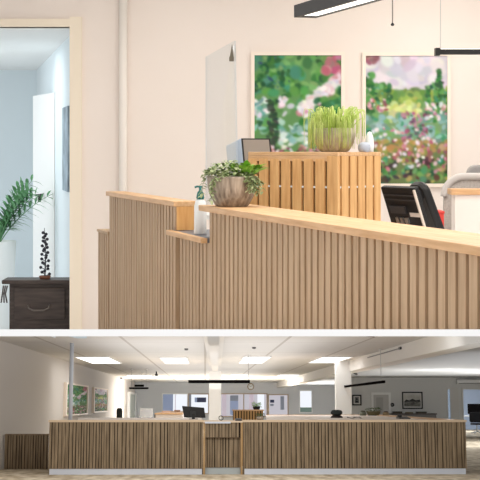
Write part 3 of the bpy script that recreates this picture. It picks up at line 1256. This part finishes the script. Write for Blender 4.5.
# ---- lower counter
def lsec(label, px0, px1, d):
    a, b = lo(px0, 420, d), lo(px1, 420, d)
    t = thing('counter_section', label, 'counter', lT((a.x, d, ZF)), 'lower reception counter sections')
    return t, b.x - a.x


def lslats(t, L, z0, z1, y0=0.0, pitch=.066, w=.05, seed=0, x0=0.0):
    bm, bg = new(), new()
    rr = random.Random(seed)
    x = x0
    while x < L - .02:                       # battens of three widths with dark joints
        ww = rr.choice((.036, .046, .046, .062, .084))
        g = rr.choice((.010, .016, .02))
        x1 = min(x + ww, L)
        box(bm, x, x1, y0, y0 + rr.choice((.026, .03, .034)), z0, z1)
        x = x1 + g
    box(bg, x0, L, y0 + .036, y0 + .06, z0, z1)
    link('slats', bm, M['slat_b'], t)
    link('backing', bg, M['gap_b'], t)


HT = ZTOP - ZF
zk = lo(240, 468.7, D0).z - ZF
for (lab, px0, px1, seed) in (('wide brown slatted counter section in front of the white post', 49.5, 203.2, 1),
                              ('widest brown slatted counter section, reaching to the right doorway', 243.5, 465.5, 2)):
    t, L = lsec(lab, px0, px1, D0)
    lslats(t, L, zk, HT - .045, seed=seed)
    bm = new()
    box(bm, .02, L - .02, .012, .06, 0, zk)
    link('plinth', bm, M['kick'], t)
    bm = new()
    box(bm, -.02, L + .02, -.02, .35, HT - .045, HT)
    link('top_board', bm, mat('pale_wood_ledge', (214, 190, 160), .5) if seed == 1 else bpy.data.materials['pale_wood_ledge'], t)
    for x in (0, L - .03):
        bm = new()
        box(bm, x, x + .03, .061, .33, 0, HT - .045)
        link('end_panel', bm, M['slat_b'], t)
# middle section
t, L = lsec('narrow lower counter section with a pale shelf, between the two brown slatted ones', 203.4, 242.5, D0)
z1 = lo(220, 422.5, D0).z - ZF
zm = lo(220, 437.3, D0).z - ZF
zk2 = lo(220, 467.8, D0).z - ZF
lslats(t, L - .04, zm, z1, y0=.02, w=.061, seed=6, x0=.04)
lslats(t, L - .04, zk2, zm - .012, y0=.1, w=.061, seed=7, x0=.04)
bm = new()
box(bm, .04, L - .04, .015, .16, zm - .012, zm)
link('ledge', bm, mat('dark_wood_ledge', (86, 66, 44), .6), t)
bm = new()
box(bm, .0, L, -.03, 1.6, z1, z1 + .03)
link('shelf_top', bm, mat('pale_shelf', (226, 204, 178), .5), t)
bm = new()
box(bm, .03, L - .25, -.036, -.0301, z1 - .02, z1 + .02)
link('shelf_edge', bm, M['kick'], t)
mh = mat('honey_oak', (176, 142, 98), .5)
for x in (0, L - .038):
    bm = new()
    box(bm, x, x + .038, .0, .1, 0, z1)
    link('side_strip', bm, mh, t)
bm = new()
box(bm, .04, L - .04, .12, .17, 0, zk2)
link('plinth', bm, mat('grey_green_plinth', (176, 184, 186), .5), t)
# low left section
t, L = lsec('low brown slatted counter piece at the left wall', 5.5, 49, 32.5)
zt = lo(20, 434, 32.5).z - ZF
zb = lo(20, 468.9, 32.5).z - ZF
lslats(t, L, zb, zt - .03, seed=9, w=.046)
bm = new()
box(bm, 0, L, -.01, .2, zt - .03, zt)
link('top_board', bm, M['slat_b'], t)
bm = new()
box(bm, .01, L - .01, .03, .07, 0, zb)
link('plinth', bm, mat('dark_plinth', (110, 98, 84), .8), t)

# worktops behind the counter
ZW = ZTOP - .012
def worktop(label, pts, edge):
    P = [lz(px, py, ZW) for px, py in pts]
    o = P[0]
    t = thing('worktop', label, 'worktop', lT((o.x, o.y, ZF)))
    h = ZW - ZF
    Q = [Vector((p.x - o.x, p.y - o.y, h - .04)) for p in P]
    bm = new()
    prism(bm, Q, (0, 0, .04))
    link('surface', bm, M['worktop'], t)
    c = sum(Q, Vector()) / len(Q)
    for q in Q:
        q2 = q + (c - q) * .06
        bm = new()
        box(bm, q2.x - .04, q2.x + .04, q2.y - .04, q2.y + .04, 0, h - .04)
        link('leg', bm, M['white'], t)
    for i in edge:
        a, b = Q[i], Q[(i + 1) % len(Q)]
        v = (b - a).normalized()
        n_ = Vector((-v.y, v.x, 0)) * .5
        bm = new()
        prism(bm, [a + Vector((0, 0, .04)), b + Vector((0, 0, .04)), b + n_ + Vector((0, 0, .04)), a + n_ + Vector((0, 0, .04))], (0, 0, .012))
        link('wood_edge', bm, M['oak'], t)
    return t


def yw(d):
    p = LM @ Vector((0, d, ZW))
    return HOR - F * p.z / p.y


worktop('pale worktop behind the left brown counter section', [(78, yw(30.5)), (202, yw(30.5)), (202, yw(36)), (78, yw(36))], [])
worktop('large pale worktop with an oak edge behind the right brown counter section', [(266, yw(30.5)), (463, yw(30.5)), (384, yw(45)), (266, yw(45))], [1, 2])

# left of centre: monitor on worktop
zw = ZW
dm = 32.6
a, b = lo(182, 406, dm), lo(205.5, 420, dm)
t = thing('computer_monitor', 'black monitor seen from behind on the left worktop, beside the white column', 'monitor', lT((a.x, dm, ZW + .002)))
w = b.x - a.x
hm = a.z - ZW
bm = new()
o = [(.0, hm), (w * .94, hm - .04), (w, .03), (.05, .04)]
prism(bm, [(x, 0, z) for x, z in o], (0, .05, 0))
link('panel', bm, M['black'], t, bevel=.008)
bm = new()
box(bm, w * .35, w * .6, -.04, -.0005, .06, .18)
link('rear_box', bm, mat('dark_grey_plastic', (44, 44, 46), .5), t)
bm = new()
box(bm, w * .42, w * .55, -.05, -.0405, .0, .12)
box(bm, w * .3, w * .68, -.1, .06, 0, .012)
link('stand', bm, M['black'], t)

# slatted cabinet with plant
ds = 34.0
a, b = lo(233, 409.6, ds), lo(263.5, 409.6, ds)
t = thing('slatted_cabinet', 'oak slatted cabinet with a plant on top, behind the narrow counter section', 'cabinet', lT((a.x, ds, ZF)))
w, h = b.x - a.x, a.z - ZF
bm = new()
n = 11
p = w / n
for i in range(n):
    box(bm, i * p + .012, (i + 1) * p - .012, 0, .03, 0, h - .03)
link('slats', bm, mat('honey_oak_slats', (190, 146, 90), .5), t)
bm = new()
box(bm, 0.005, w - .005, .031, .5, 0, h - .03)
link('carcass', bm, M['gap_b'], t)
bm = new()
box(bm, -.01, w + .01, -.01, .55, h - .03, h)
link('top', bm, M['oak'], t)


def small_plant(label, px, py, d, r, hp, hl, wl, mpot, mleaf, z=None, seed=1):
    a = lo(px, py, d)
    zz = a.z if z is None else z
    t = thing('potted_plant', label, 'plant', lT((a.x, d, zz)))
    bm = new()
    lathe(bm, [(0, 0), (r * .75, 0), (r, hp * .5), (r * .95, hp), (r * .8, hp), (0, hp * .8)], 16)
    link('pot', bm, mpot, t, smooth=True)
    bm = new()
    rn = random.Random(seed)
    for k in range(110):
        a2 = rn.uniform(0, 2 * PI)
        rr = wl * math.sqrt(rn.random()) * .8
        leaf(bm, (rr * math.cos(a2), rr * math.sin(a2), hp * .8 + hl * rn.random() * .8), (math.cos(a2), math.sin(a2), rn.uniform(-.4, 1)), wl * rn.uniform(.3, .5), wl * .2, .2, .4)
    link('foliage', bm, mleaf, t)


small_plant('green plant in a dark pot standing on the oak slatted cabinet', 256.5, 409.6, ds + .3, .09, .08, .13, .12, M['black_soft'], M['leaf_bright'], ZF + h, 2)
small_plant('dark green succulent in a grey pot on the left end of the right counter', 260, 420, 30.2, .085, .07, .1, .1, M['stone'], M['dark_leaf'], ZTOP + .003, 3)

# headset ring and card reader on the low shelf
a = lo(221, 421, 30.9)
t = thing('tape_ring', 'small black ring standing on the pale low shelf', 'ring', lT((a.x, 30.9, ZF + z1 + .032)))
bm = new()
tube(bm, [(.045 * math.cos(k * PI / 10), 0, .053 + .045 * math.sin(k * PI / 10)) for k in range(20)] + [(.045, 0, .053)], .008, 8)
link('ring', bm, M['black'], t, smooth=True)
bm = new()
box(bm, -.03, .03, -.03, .03, 0, .008)
link('foot', bm, M['black'], t)
a = lo(238.5, 421, 30.4)
t = thing('card_reader', 'small dark card reader on the right end of the low shelf', 'card reader', lT((a.x, 30.4, ZF + z1 + .032)))
bm = new()
prism(bm, [(-.07, -.08, 0), (-.07, .1, 0), (-.07, .1, .05), (-.07, -.08, .02)], (.14, 0, 0))
link('body', bm, M['black'], t, bevel=.004)
bm = new()
boxm(bm, Matrix.Translation((0, .05, .045)) @ Matrix.Rotation(R(9), 4, 'X'), .1, .05, .006)
link('screen', bm, M['grey_panel'], t)

# chair back / cushion behind right counter
a = lo(338.5, 418.6, 35.5)
t = thing('desk_cushion', 'dark rounded cushion on a black base beside the right white column', 'cushion', lT((a.x, 36.0, ZW)))
bm = new()
lathe(bm, [(0, .07), (.1, .07), (.145, .1), (.15, .14), (.12, .185), (.05, .2), (0, .2)], 24)
link('cushion', bm, M['cushion'], t, smooth=True)
bm = new()
lathe(bm, [(0, 0), (.16, 0), (.14, .04), (.09, .07), (0, .072)], 24)
link('base', bm, mat('very_dark_brown', (38, 30, 28), .6), t, smooth=True)
# cables
a = lo(355, 418.2, 34)
t = thing('cable', 'thin dark cable lying on the worktop right of the dark cushion', 'cable', lT((a.x, 34, ZW)))
bm = new()
tube(bm, [(-.17 + .34 * i / 16, .5 * math.sin(i * .9), .012 + .012 * (1 + math.sin(i * 1.3))) for i in range(17)], .008, 6)
link('wire', bm, M['black'], t, smooth=True)
# phone
a = lo(401, 418.2, 34)
t = thing('desk_phone', 'black desk telephone near the right end of the large worktop', 'telephone', lT((a.x, 33.6, ZW)))
bm = new()
prism(bm, [(-.13, -.3, 0), (-.13, .3, 0), (-.13, .3, .055), (-.13, -.3, .02)], (.26, 0, 0))
link('body', bm, M['black'], t, bevel=.005)
bm = new()
boxm(bm, Matrix.Translation((-.08, .05, .065)), .05, .44, .03)
link('handset', bm, M['black_soft'], t, bevel=.008)
# basket of greenery
a = lo(373.5, 413.4, 42.6)
t = thing('fruit_basket', 'olive basket with green leaves on the far edge of the large worktop', 'basket', lT((a.x, 42.6, ZW + .002)))
bm = new()
lathe(bm, [(0, 0), (.16, 0), (.22, .12), (.2, .13), (.15, .03), (0, .03)], 20)
link('bowl', bm, mat('olive_wicker', (110, 104, 76), .8), t, smooth=True)
bm = new()
rn = random.Random(4)
for k in range(60):
    a2 = rn.uniform(0, 2 * PI)
    rr = .2 * math.sqrt(rn.random())
    leaf(bm, (rr * math.cos(a2), rr * math.sin(a2), .1 + .12 * rn.random()), (math.cos(a2), math.sin(a2), rn.uniform(0, 1)), .1, .05, .2, .4)
link('greenery', bm, M['dark_leaf'], t)
for k, (dx, c, hh) in enumerate(((-.33, (104, 108, 92), .12), (.36, (150, 134, 104), .1))):
    t2 = thing('storage_jar', ('grey' if k == 0 else 'tan') + ' jar ' + ('left' if k == 0 else 'right') + ' of the leafy basket on the worktop', 'jar', lT((a.x + dx, 42.5, ZW + .002)))
    bm = new()
    lathe(bm, [(0, 0), (.09, 0), (.1, .03), (.09, hh), (0, hh)], 16)
    link('body', bm, mat('jar_paint_%s' % 'ab'[k], c, .5), t2, smooth=True)
    bm = new()
    lathe(bm, [(0, hh), (.07, hh), (.06, hh + .025), (0, hh + .03)], 16)
    link('lid', bm, M['soil'], t2, smooth=True)

# sideboard with dark things under the framed landscape
a, b = lo(391, 414.5, DR - 1.2), lo(436, 414.5, DR - 1.2)
t = thing('sideboard', 'low brown sideboard below the framed landscape print', 'sideboard', lT((a.x, DR - 1.3, ZF)))
bm = new()
box(bm, 0, b.x - a.x, .02, 1.2, 0, a.z - ZF)
link('body', bm, M['grey_panel'], t)
bm = new()
box(bm, -.03, b.x - a.x + .03, 0, 1.22, a.z - ZF, a.z - ZF + .05)
link('top', bm, M['chest'], t)
xs0 = a.x
for k, (o_, w_, h_, c) in enumerate(((.15, .38, .08, (58, 50, 40)), (.72, .3, .05, (96, 84, 60)), (1.2, .42, .07, (70, 64, 54)))):
    t = thing('paper_tray', ('dark brown', 'olive', 'grey brown')[k] + ' paper tray on the sideboard, ' + ('at its left end', 'in its middle', 'right of the olive tray')[k], 'tray', lT((xs0 + o_, DR - 1.0, a.z + .053)))
    bm = new()
    box(bm, 0, w_, 0, .5, 0, .012)
    box(bm, 0, .012, 0, .5, .012, h_)
    box(bm, w_ - .012, w_, 0, .5, .012, h_)
    box(bm, .012, w_ - .012, .488, .5, .012, h_)
    link('tray', bm, mat('tray_%s' % 'abc'[k], c, .6), t)
    bm = new()
    box(bm, .02, w_ - .02, .01, .48, .0125, h_ - .02)
    link('paper_stack', bm, mat('tray_paper_%s' % 'abc'[k], tuple(int(v * 1.25) for v in c), .8), t)

# framed prints on right back wall
def framed(label, x0, x1, y0, y1, art):
    a, b = lo(x0, y0, DR), lo(x1, y1, DR)
    t = thing('framed_print', label, 'picture', lT((a.x, DR, b.z)))
    w, h = b.x - a.x, a.z - b.z
    f = .06
    bm = new()
    box(bm, 0, f, -.06, 0, 0, h)
    box(bm, w - f, w, -.06, 0, 0, h)
    box(bm, f, w - f, -.06, 0, 0, f)
    box(bm, f, w - f, -.06, 0, h - f, h)
    link('frame', bm, M['black'], t)
    bm = new()
    box(bm, f, w - f, -.03, 0, f, h - f)
    link('mat_board', bm, mat('mat_board', (222, 220, 214), .8), t)
    art(t, w, h)


def art_portrait(t, w, h):
    bm = new()
    box(bm, w * .28, w * .72, -.036, -.0301, h * .24, h * .78)
    link('print', bm, mat('grey_print', (96, 98, 104), .7, noise=((70, 72, 78), (150, 150, 152)), nscale=9), t)
    bm = new()
    prism(bm, [(w * .5 + w * .1 * math.cos(k * PI / 8), -.0361, h * .58 + h * .11 * math.sin(k * PI / 8)) for k in range(16)], (0, -.004, 0))
    prism(bm, [(w * .34, -.0361, h * .26), (w * .66, -.0361, h * .26), (w * .6, -.0361, h * .44), (w * .4, -.0361, h * .44)], (0, -.004, 0))
    link('figure', bm, mat('dark_figure', (50, 50, 54), .7), t)


def art_land(t, w, h):
    bm = new()
    box(bm, w * .1, w * .9, -.036, -.0301, h * .46, h * .86)
    link('print_sky', bm, mat('pale_grey_sky', (198, 196, 190), .7, noise=((176, 174, 168), (216, 214, 208)), nscale=3), t)
    bm = new()
    box(bm, w * .1, w * .9, -.036, -.0301, h * .14, h * .46)
    link('print_land', bm, mat('dark_grey_land', (84, 82, 78), .7, noise=((44, 43, 42), (150, 148, 142)), nscale=7, scale=(1, 1, 3)), t)
    bm = new()
    pts = [(w * .12, -.0361, h * .46), (w * .2, -.0361, h * .56), (w * .34, -.0361, h * .5), (w * .5, -.0361, h * .6), (w * .66, -.0361, h * .51), (w * .86, -.0361, h * .55), (w * .88, -.0361, h * .44), (w * .12, -.0361, h * .42)]
    prism(bm, pts, (0, -.004, 0))
    link('hills', bm, mat('grey_hills', (62, 62, 60), .7), t)


framed('small black framed portrait print right of the white column', 352, 361.5, 394.7, 405.5, art_portrait)
framed('large black framed grey landscape print above the sideboard', 401.8, 422.8, 391.8, 409, art_land)

# white door on the right back wall
a, b = lo(371, 392.5, DR), lo(391, 414, DR)
t = thing('door_2', 'closed pale door left of the framed landscape print', 'door', lT((a.x, DR, ZF)))
t['kind'] = 'structure'
w, h = b.x - a.x, a.z - ZF
bm = new()
box(bm, 0, .1, -.06, 0, 0, h)
box(bm, w - .1, w, -.06, 0, 0, h)
box(bm, .1, w - .1, -.06, 0, h - .1, h)
link('door_frame', bm, M['white'], t)
bm = new()
box(bm, .1, w - .1, -.03, 0, 0, h - .1)
link('door_leaf', bm, M['door_grey'], t)
bm = new()
box(bm, w * .25, w * .6, -.04, -.0301, h * .15, h - .22)
link('door_panel', bm, mat('door_panel_grey', (176, 174, 170), .6), t)
a = lo(392.2, 404.8, DR)
t = thing('wall_phone', 'small round black wall device between the pale door and the landscape print', 'wall device', lT((a.x, DR, a.z)))
bm = new()
tube(bm, [(0, 0, 0), (0, -.06, 0)], .09, 16)
link('body', bm, M['black'], t)
bm = new()
tube(bm, [(0, -.0601, 0), (0, -.075, 0)], .04, 12)
link('button', bm, M['grey_panel'], t)

# back wall windows, each with its own frame and blinds
def bwin(n, x0, x1, y0, y1, m, fm, fw=.07, slats=None, mull=()):
    a, b = lo(x0, y0, DB), lo(x1, y1, DB)
    t = thing('window_%d' % n, 'back wall window', 'window', lT((a.x, DB, b.z)))
    t['kind'] = 'structure'
    w, h = b.x - a.x, a.z - b.z
    bm = new()
    box(bm, -fw, 0, -.08, 0, -fw, h + fw)
    box(bm, w, w + fw, -.08, 0, -fw, h + fw)
    box(bm, 0, w, -.08, 0, h, h + fw)
    box(bm, 0, w, -.08, 0, -fw, 0)
    for q in mull:
        box(bm, w * q - fw / 2, w * q + fw / 2, -.08, 0, 0, h)
    link('window_frame', bm, fm, t)
    bm = new()
    box(bm, 0, w, -.02, -.0, 0, h)
    link('pane', bm, m, t)
    if slats:
        for (u0, u1, v0, v1, c) in slats:
            bm = new()
            box(bm, w * u0, w * u1, -.03, -.0201, h * (1 - v1), h * (1 - v0))
            link('blind', bm, c, t)
    return t


WF, WO = M['white'], mat('thin_wood_frame', (188, 168, 146), .6)
B1 = mat('blue_grey_blind', (150, 164, 196), .8, emit=(150, 164, 196), estr=.25)
B2 = mat('mauve_blind', (204, 196, 208), .8, emit=(206, 192, 210), estr=.35)
B3 = mat('grey_blind', (140, 146, 160), .8, emit=(140, 146, 160), estr=.2)
B4 = mat('navy_screen', (60, 66, 100), .6)
bwin(2, 163, 187, 394.3, 413, M['window_bright'], WF, slats=[(0, .42, 0, 1, B1), (.5, .53, 0, 1, B2)])
bwin(3, 189, 208, 394.5, 413, M['window_bright'], WO, slats=[(.42, .9, .16, .42, B4), (.3, .42, .16, .42, B1), (0, .12, 0, 1, B3)])
bwin(4, 221, 266.5, 394.3, 416, M['window_pink'], WO, mull=(.5,), slats=[(.02, .12, 0, 1, B2), (.2, .38, .05, .3, B3), (.2, .38, .3, .95, B1), (.62, .72, 0, 1, B2), (.8, .95, .0, 1, M['window_bright'])])
bwin(5, 269, 287.5, 395.2, 416, M['window_pink'], WO, slats=[(.06, .28, .22, .36, B4), (.06, .25, .42, .52, B3), (.62, .82, .05, .7, B3)])
bwin(6, 300, 311.5, 391, 412, M['window_bright'], WF, slats=[(0, 1, .78, 1, mat('green_grey_sill_things', (150, 176, 168), .8))])

# wall clock
a = lo(250.7, 386.6, DB)
t = thing('wall_clock', 'round brass rimmed wall clock above the back windows', 'clock', lT((a.x, DB, a.z)))
r = .22
bm = new()
lathe(bm, [(r * .82, -.0), (r, 0), (r, .06), (r * .9, .08), (r * .82, .06), (r * .82, 0)], 32)
bm.transform(Matrix.Rotation(R(90), 4, 'X'))
link('rim', bm, M['brass'], t, smooth=True)
bm = new()
tube(bm, [(0, -.001, 0), (0, -.03, 0)], r * .84, 32)
link('face', bm, M['white'], t)
bm = new()
for k in range(12):
    boxm(bm, Matrix.Rotation(k * PI / 6, 4, 'Y') @ Matrix.Translation((0, -.034, r * .7)), .016, .006, .04)
link('hour_marks', bm, M['black'], t)
bm = new()
boxm(bm, Matrix.Rotation(R(-55), 4, 'Y') @ Matrix.Translation((0, -.04, .05)), .018, .006, .12)
boxm(bm, Matrix.Rotation(R(60), 4, 'Y') @ Matrix.Translation((0, -.046, .07)), .014, .006, .16)
link('hands', bm, M['black'], t)

# linear pendants
def lbar(label, P, dvec, L, wires, hz=.06):
    """P: near/left end (local), dvec: unit direction"""
    ang_ = math.atan2(dvec.y, dvec.x)
    t = thing('pendant_lamp', label, 'lamp', lT(P, ang_), 'lower linear pendant lamps')
    bm = new()
    box(bm, 0, L, -.035, .035, 0, hz)
    link('housing', bm, M['black_matt'], t)
    bm = new()
    box(bm, .02, L - .02, -.025, .025, -.006, -.0002)
    link('diffuser', bm, mat('pendant_diffuser', (40, 38, 38), .95, spec=0) if 'pendant_diffuser' not in bpy.data.materials else bpy.data.materials['pendant_diffuser'], t)
    for wv in wires:
        bm = new()
        tube(bm, [(wv, 0, hz), (wv, 0, ZC - P.z)], .009, 6)
        link('suspension_wire', bm, M['silver'], t)
        bm = new()
        tube(bm, [(wv, 0, ZC - P.z - .03), (wv, 0, ZC - P.z)], .05, 10)
        link('ceiling_rose', bm, M['white'], t)
    return t


a, b = lo(188.3, 383, 41), lo(250, 383, 41)
lbar('long black pendant bar hanging across in front of the white column', a, Vector((1, 0, 0)), b.x - a.x, (b.x - a.x - .05,), .085)
xw = 4.55
a, b = lx(384, 382.8, xw), lx(335.8, 387.6, xw)
lbar('black pendant bar running away beside the right beam', Vector((xw, a.y, a.z)), Vector((0, 1, 0)), b.y - a.y, (.6,), .06)
a, b = lo(129, 389, 58), lo(148.5, 389, 58)
lbar('small black pendant bar by the left wall above the far doorway', a, Vector((1, 0, 0)), b.x - a.x, (.1, b.x - a.x - .1), .07)
a, b = lo(134.5, 386.7, 62), lo(144, 386.7, 62)
lbar('shorter black pendant bar just behind the one by the left wall', a, Vector((1, 0, 0)), b.x - a.x, (b.x - a.x - .1,), .09)
# track on the right beam face
a, b = lx(368, 357.5, XBEAM), lx(400, 348.5, XBEAM)
t = thing('ceiling_track', 'thin dark track along the right beam above the receding pendant bar', 'track', lT((XBEAM - .05, b.y, b.z)))
bm = new()
box(bm, .03, .05, 0, a.y - b.y, -.012, .012)
link('rail', bm, mat('grey_track', (120, 116, 112), .5), t)
bm = new()
box(bm, .01, .05, -.3, 0, -.028, .028)
link('end_piece', bm, M['blackmetal'], t)

# ceiling sensors
for px, py, lab in ((186.3, 349.5, 'grey ceiling sensor left of the centre beam'), (254, 348, 'grey ceiling sensor right of the centre beam')):
    a = lz(px, py - 1, ZC)
    t = thing('ceiling_sensor', lab, 'sensor', lT(a), 'ceiling sensors')
    bm = new()
    lathe(bm, [(0, -.05), (.04, -.045), (.05, -.02), (.05, 0), (0, 0)], 14)
    link('dome', bm, M['grey_panel'], t, smooth=True)
a = lz(156.5, 371.5, ZC)
t = thing('hanging_sensor', 'black sensor hanging from the ceiling between the far light panels', 'sensor', lT(a))
bm = new()
tube(bm, [(0, 0, 0), (0, 0, -.1)], .03, 8)
link('stem', bm, M['black'], t)
bm = new()
lathe(bm, [(0, -.2), (.06, -.18), (.07, -.12), (.04, -.1), (0, -.1)], 12)
link('head', bm, M['black'], t, smooth=True)
a = lx(120, 377.8, XL)
t = thing('wall_camera', 'small black camera high on the left wall beyond the paintings', 'camera', lT((XL, a.y, a.z)))
bm = new()
box(bm, 0, .12, -.25, .25, -.06, .06)
link('body', bm, M['black'], t, bevel=.02)
bm = new()
tube(bm, [(.06, -.25, 0), (.06, -.3, 0)], .04, 10)
link('lens', bm, M['screen_dark'], t)
a = lo(355.5, 378.5, 50)
t = thing('spotlight', 'black ceiling spotlight above the small framed portrait', 'spotlight', lT((a.x, 50, ZR)))
bm = new()
tube(bm, [(0, 0, 0), (0, 0, -.1)], .015, 8)
link('stem', bm, M['black'], t)
bm = new()
tube(bm, [(-.05, -.05, -.1), (.06, .1, -.14)], .038, 12)
link('lamp_head', bm, M['black'], t)

# far left: doorway on left wall end, grey panel, black chair back, desk unit
a, b = lx(128.5, 393, XL), lx(139.5, 393, XL)
z_ = lx(129, 394, XL).z
t = thing('door_3', 'pale door at the far end of the left wall', 'door', lT((XL, a.y, ZF)))
t['kind'] = 'structure'
L = min(b.y, DB - 1) - a.y
bm = new()
box(bm, 0, .05, 0, L, 0, z_ - ZF)
link('door_leaf', bm, M['door_pale'], t)
bm = new()
box(bm, 0, .12, -.9, 0, 0, z_ - ZF + .12)
box(bm, 0, .12, L, L + .9, 0, z_ - ZF + .12)
box(bm, 0, .12, 0, L, z_ - ZF, z_ - ZF + .12)
link('door_frame', bm, M['white'], t)
a, b = lo(140, 408.3, 80), lo(153, 408.3, 80)
t = thing('room_divider', 'grey divider panel standing left of the white desk unit', 'divider', lT((a.x, 80, ZF)))
bm = new()
box(bm, 0, b.x - a.x, 0, .08, .05, a.z - ZF)
link('panel', bm, M['grey_panel'], t)
bm = new()
box(bm, 0, .06, -.3, .38, 0, .05)
box(bm, b.x - a.x - .06, b.x - a.x, -.3, .38, 0, .05)
link('foot', bm, M['silver'], t)
a = lo(124.6, 0, 40)
t = thing('office_chair', 'dark grey office chair back behind the left counter, by the far doorway', 'chair', lT((a.x, 40, ZF), R(-50)))
zt = lo(126, 407.8, 40).z - ZF
bm = new()
prism(bm, [(x - .1, 0, z + .6) for x, z in rrect(.2, zt - .6, .09, 6)], (0, .08, 0))
link('backrest', bm, M['cushion'], t, bevel=.02)
bm = new()
box(bm, -.22, .22, -.42, .03, .46, .54)
link('seat', bm, M['cushion'], t, bevel=.03)
bm = new()
tube(bm, [(0, -.2, .46), (0, -.2, .1)], .03, 8)
tube(bm, [(0, .06, .5), (0, .09, .7)], .025, 8)
for k in range(5):
    an = k * 2 * PI / 5 + .3
    tube(bm, [(0, -.2, .13), (.28 * math.cos(an), -.2 + .28 * math.sin(an), .03)], .03, 8, .025)
link('base', bm, M['black'], t)
d_ = 46.0
a, b = lo(154.5, 413.2, d_), lo(182.5, 413.2, d_)
t = thing('desk_unit', 'white desk unit with an oak top behind the left counter section', 'cabinet', lT((a.x, d_, ZF)))
w, h = b.x - a.x, a.z - ZF
bm = new()
box(bm, .03, w, .02, 14, 0, h - .04)
link('body', bm, M['worktop'], t)
bm = new()
box(bm, 0, w + .02, 0, 14.02, h - .04, h)
link('top', bm, M['oak'], t)
bm = new()
box(bm, 0, .03, .01, 14, 0, h - .0401)
link('dark_side', bm, mat('dark_brown_edge', (74, 60, 54), .7), t)
xd, zd = a.x, a.z
for k, (o_, w_, h_, dd_, c, lab) in enumerate(((.15, .3, .06, 49, (226, 196, 176), 'short pinkish paper stack on the left end of the white desk unit'),
                                       (.5, .22, .075, 52, (206, 170, 146), 'tan paper stack in the middle of the white desk unit'),
                                       (.76, .3, .05, 50, (238, 230, 224), 'white paper stack on the right end of the white desk unit'))):
    bm = new()
    for i in range(5):
        j = .01 * ((i * 7) % 3 - 1)
        box(bm, j, w_ + j, j, .9 + j, h_ * i / 5, h_ * (i + .9) / 5)
    box(bm, .015, w_ - .015, .015, .88, 0, h_ * .97)
    o = link('paper_stack', bm, mat('paper_%s' % 'abc'[k], c, .8), None, lT((xd + o_, dd_, zd + .002)))
    tag(o, lab, 'paper stack')

# =================================================================== LIGHT
def area(loc, size, power, rot, col=(1, 1, 1), base=UM, sy=None, spread=None):
    l = bpy.data.lights.new('area_light', 'AREA')
    l.energy = power
    l.color = col
    l.size = size
    if sy:
        l.shape = 'RECTANGLE'
        l.size_y = sy
    o = bpy.data.objects.new('area_light', l)
    COL.objects.link(o)
    o.matrix_world = base @ Matrix.Translation(Vector(loc)) @ rot
    return o


DN = Matrix.Identity(4)
warm = (1, .95, .88)
for (x, y, e) in ((-.8, 12, 16), (2.0, 12.2, 46), (-.4, 9.0, 38), (2.2, 9.2, 50), (.4, 6.2, 44), (2.4, 6.0, 44)):
    area((x, y, 1.98), 1.2, e, DN, warm)
for x in (-.8, 0, .8):  # small unseen lamps added to brighten the white floor edge
    area((x, 2.5, .62), .25, 6.5, DN)
area((-3.2, 16.5, zc2 - .03), 1.4, 22, DN, (.88, .96, 1))
# daylight from the side room's window on its left
area((-5.6, 17.5, .0), 2.0, 42, Matrix.Rotation(R(-90), 4, 'Y'), (.84, .93, 1), UM, 1.6)
UPW = Matrix.Rotation(PI, 4, 'X')


def point(loc, power, col=(1, 1, 1)):
    l = bpy.data.lights.new('point_light', 'POINT')
    l.energy = power
    l.color = col
    l.shadow_soft_size = .04
    o = bpy.data.objects.new('point_light', l)
    COL.objects.link(o)
    o.matrix_world = LM @ Matrix.Translation(Vector(loc))


# unseen lamps added in front of the counter to brighten it
for x in (-2.6, -.8, 1.4, 3.0, 8.2):
    area((x, 25.6, 1.3), 1.2, 34, Matrix.Rotation(R(38), 4, 'X'), (1, .98, .95), LM)
# ceiling panels of the lower hall, then unseen uplights added to brighten it
for i, (x, y, w, l) in enumerate(LPOS):
    area((x, y, ZC - .05), w, (6, 14, 14, 6)[i] if i < 4 else (4, 22, 22, 6)[i - 4], DN, (1, .99, .98), LM, l)
xm = (XL + XBEAM) / 2
for (y0, y1, e) in ((27.6, 31, 1.8), (31, 40, 2.6), (40, 56, 2.3), (56, 72, 2.0), (72, 91, 1.6)):
    ww, ll = XBEAM - XL - 4.2, y1 - y0
    area((xm, (y0 + y1) / 2, ZC - .9), ww, e * ww * ll, UPW, (.98, .99, 1), LM, ll)
area((10, 46, ZR - 1.15), 8, 1.9 * 8 * 30, UPW, (.95, .97, 1), LM, 28)  # more unseen uplights, added to brighten the rooms at the right
area((13, 73, ZR - .5), 4, 6 * 4 * 14, UPW, (.93, .96, 1), LM, 14)
area((7.3, 80, ZR - .4), 3, 2.5 * 3 * 20, UPW, (.92, .96, 1), LM, 20)
for (x, y, e) in ((-1.5, 77, 620), (2.5, 77, 620), (6.8, 82, 260), (8.6, 50, 150), (11.0, 54, 150), (14.2, 75, 220)):  # bare unseen point lamps added in mid-air to brighten the walls
    point((x, y, .12 if x > 8 else -.5), e, (.96, .98, 1) if x < 5 else (.94, .97, 1))

w = bpy.data.worlds.new('world')
sc.world = w
w.use_nodes = True
bg = w.node_tree.nodes['Background']
bg.inputs['Color'].default_value = (1, .985, .97, 1)
bg.inputs['Strength'].default_value = .62

# =================================================================== CAMERA
cam = bpy.data.cameras.new('camera')
cam.sensor_width = 36
cam.lens = F / 480 * 36
cam.shift_y = -(240 - HOR) / 480
cam.clip_end = 300
co = bpy.data.objects.new('camera', cam)
COL.objects.link(co)
co.rotation_euler = (R(90), 0, 0)
sc.camera = co

sc.view_settings.view_transform = 'Standard'
sc.view_settings.look = 'None'
sc.view_settings.exposure = 0
sc.view_settings.gamma = 1
sc.view_settings.use_curve_mapping = False
sc.cycles.use_denoising = True
sc.cycles.max_bounces = 8
